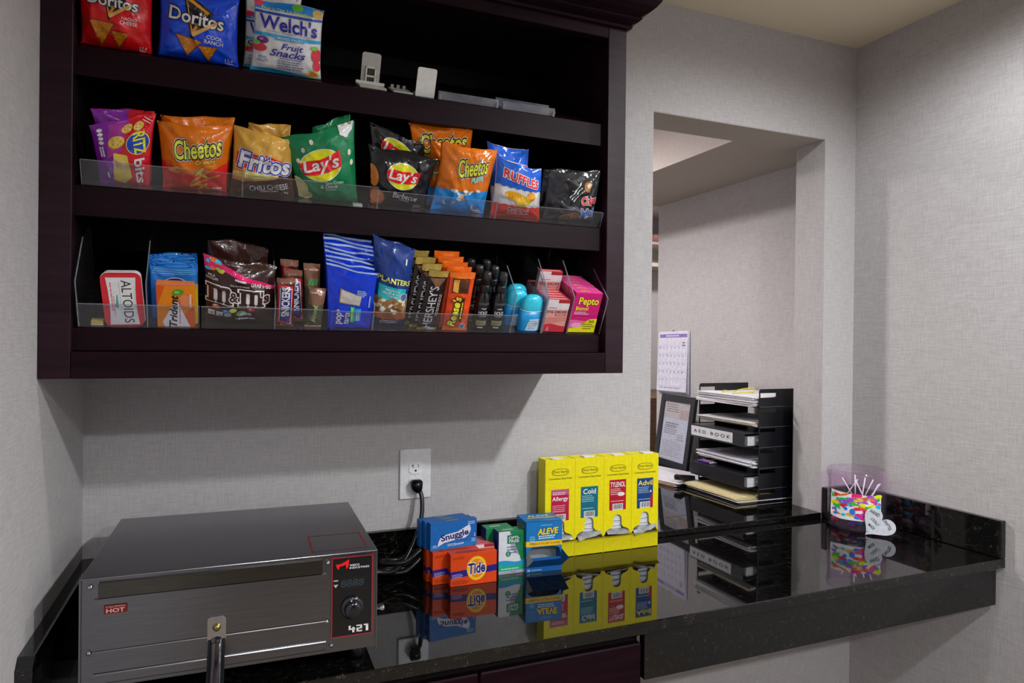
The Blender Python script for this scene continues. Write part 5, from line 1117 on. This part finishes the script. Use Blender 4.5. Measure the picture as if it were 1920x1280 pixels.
for k, (dx, col) in enumerate(((0, '#2a3a8a'), (.012, '#b02a6a'), (.024, '#d8d8dc'))):
    t = thing('pen', ('blue pen lying on the plain black binder', 'magenta pen lying on the plain black binder', 'white pen lying on the plain black binder')[k], 'pen', (1.955+dx, .46, .1168)); mesh_obj('barrel', tube(bmesh.new(), [(0, -.05, 0), (0, .02, 0)], .0035, 8, 1), M(col, 'gloss'), t, True); mesh_obj('tip', tube(bmesh.new(), [(0, -.05, 0), (0, -.062, 0)], [.003, .0008], 8, 1), M('#b8b8bc', 'gloss'), t, True)
# document frame on the desk
FM = Matrix.Translation((2.072, .833, ZS+.0004)) @ Matrix.Rotation(math.radians(-3), 4, 'Z') @ Matrix.Rotation(math.radians(8), 4, 'Y')
fr = thing('document_frame', 'black framed document tilted back against the office wall', 'picture frame', FM); FW, FH, FB = .262, .318, .030
bm = bmesh.new(); box(bm, 0, .016, -FW/2, -FW/2+FB, 0, FH, .001); box(bm, 0, .016, FW/2-FB, FW/2, 0, FH, .001); box(bm, 0, .016, -FW/2+FB, FW/2-FB, 0, FB, .001); box(bm, 0, .016, -FW/2+FB, FW/2-FB, FH-FB, FH, .001)
mesh_obj('frame', bm, M('#23252d', 'plastic'), fr); doc = mesh_obj('document', B(.007, .008, -FW/2+FB, FW/2-FB, FB, FH-FB), M('#d4d4dc', 'paper'), fr); mesh_obj('easel_back', B(.008, .015, -FW/2+FB, FW/2-FB, FB, FH-FB), BK, fr)
mesh_obj('glass', B(.0045, .0055, -FW/2+FB, FW/2-FB, FB, FH-FB), ACRYL, fr)
dw = FW-2*FB; p = Print(doc, dw, lambda a, b, l: Vector((.0068-.0001*l, dw/2-a*dw, FB+b*dw)), None, 'paper', (FH-2*FB)/dw)
p.rect(0, .90, 1, 1.277, '#cfc3bd', .6, 'document_tint'); p.rect(.62, .92, .98, 1.12, '#c4b0a8', 1, 'document_tint'); p.lines(.36, 1.20, .55, 4, .05, .016, '#77757c'); p.lines(.42, .78, .6, 2, .05, .03, '#8a8894'); p.lines(.34, .70, .5, 4, .045, .018, '#85838c'); p.lines(.75, .56, .3, 3, .05, .02, '#9a98a2'); p.lines(.5, .40, .85, 8, .045, .014, '#a8a6b0')
# loose papers behind the dispensers and a white sheet at the far left
paper_stack('paper_stack', 'loose white papers and clipboard lying behind the yellow dispensers', 1.80, 2.03, .500, .800, ZS, 6, ['#8a6a52', '#d0cdd2', '#b89a86', '#e6e4ea'], .012, 0, None, .25)
paper_stack('paper_stack', 'small white papers far back beside the document frame', 1.93, 2.06, 1.00, 1.14, ZS, 14, ['#dedde2', '#c9c8ce'], .010)
st = thing('desk_stapler', 'black stapler lying on the desk beside the letter tray tower', 'stapler', Matrix.Translation((1.905, .50, ZS)) @ Matrix.Rotation(math.radians(20), 4, 'Z'))
mesh_obj('base', B(-.05, .06, -.014, .014, .0004, .008, .002), BK, st); bm = bmesh.new(); prism(bm, [(-.045, .026), (.05, .012), (.06, .016), (.058, .03), (-.04, .046), (-.05, .040)], 'y', -.012, .012); mesh_obj('arm', bm, BK, st); mesh_obj('hinge', B(.035, .055, -.013, .013, .0075, .016), M('#7a7a80', 'plastic'), st)
# calendar on the office wall
cl = thing('wall_calendar', 'white wall calendar with purple header hung on the office wall', 'calendar', Matrix.Translation((XO-.002, 1.030, .335)) @ Matrix.Rotation(math.radians(-1.0), 4, 'X'))
CW_, CH_ = .232, .285
tpg = mesh_obj('top_page', prism(bmesh.new(), [(-.018, 0), (-.0165, 0), (-.002, CH_), (-.0035, CH_)], 'y', -CW_/2, CW_/2), M('#d9d7e6', 'paper'), cl)
for k in range(3): mesh_obj('page', prism(bmesh.new(), [(-.014+.004*k, -.004-.003*k), (-.013+.004*k, -.004-.003*k), (-.0012, CH_), (-.0019, CH_)], 'y', -CW_/2-.004*k, CW_/2-.002), M('#cfcddd', 'paper'), cl)
mesh_obj('hanger', lathe(bmesh.new(), [(.004, 0), (.004, -.006)], (-.0, 0, CH_+.004), 10, 'x'), CHROME, cl)
def csurf(a, b, l):
    z = b*CW_; return Vector((-.0183+.0146*z/CH_-.0002*l, CW_/2-a*CW_, z))
p = Print(tpg, CW_, csurf, None, 'paper', CH_/CW_)
p.rect(.05, 1.10, .97, 1.17, '#8d78b4', 1, 'header_band'); p.lines(.52, 1.12, .5, 1, .04, .03, '#d8d0ea', 2, part='calendar_lettering')
for r in range(6): p.rect(.04, .10+.165*r, .96, .105+.165*r, '#b9b6cc', 1.4, 'grid_lines')
for c_ in range(8): p.rect(.04+.131*c_, .10, .044+.131*c_, 1.06, '#c6c3d6', 1.4, 'grid_lines')
dnum = 1
for r in range(5):
    for c_ in range(7):
        if dnum <= 31: p.text(str(dnum), .075+.131*c_, .89-.165*r, .03 if dnum < 10 else .045, .032, '#8c88a4', 2, part='calendar_numbers'); dnum += 1
p.lines(.5, .06, .8, 1, .03, .02, '#a8a4bc'); p.lines(.88, .98, .10, 2, .05, .02, '#6a6680')
finish_prints()
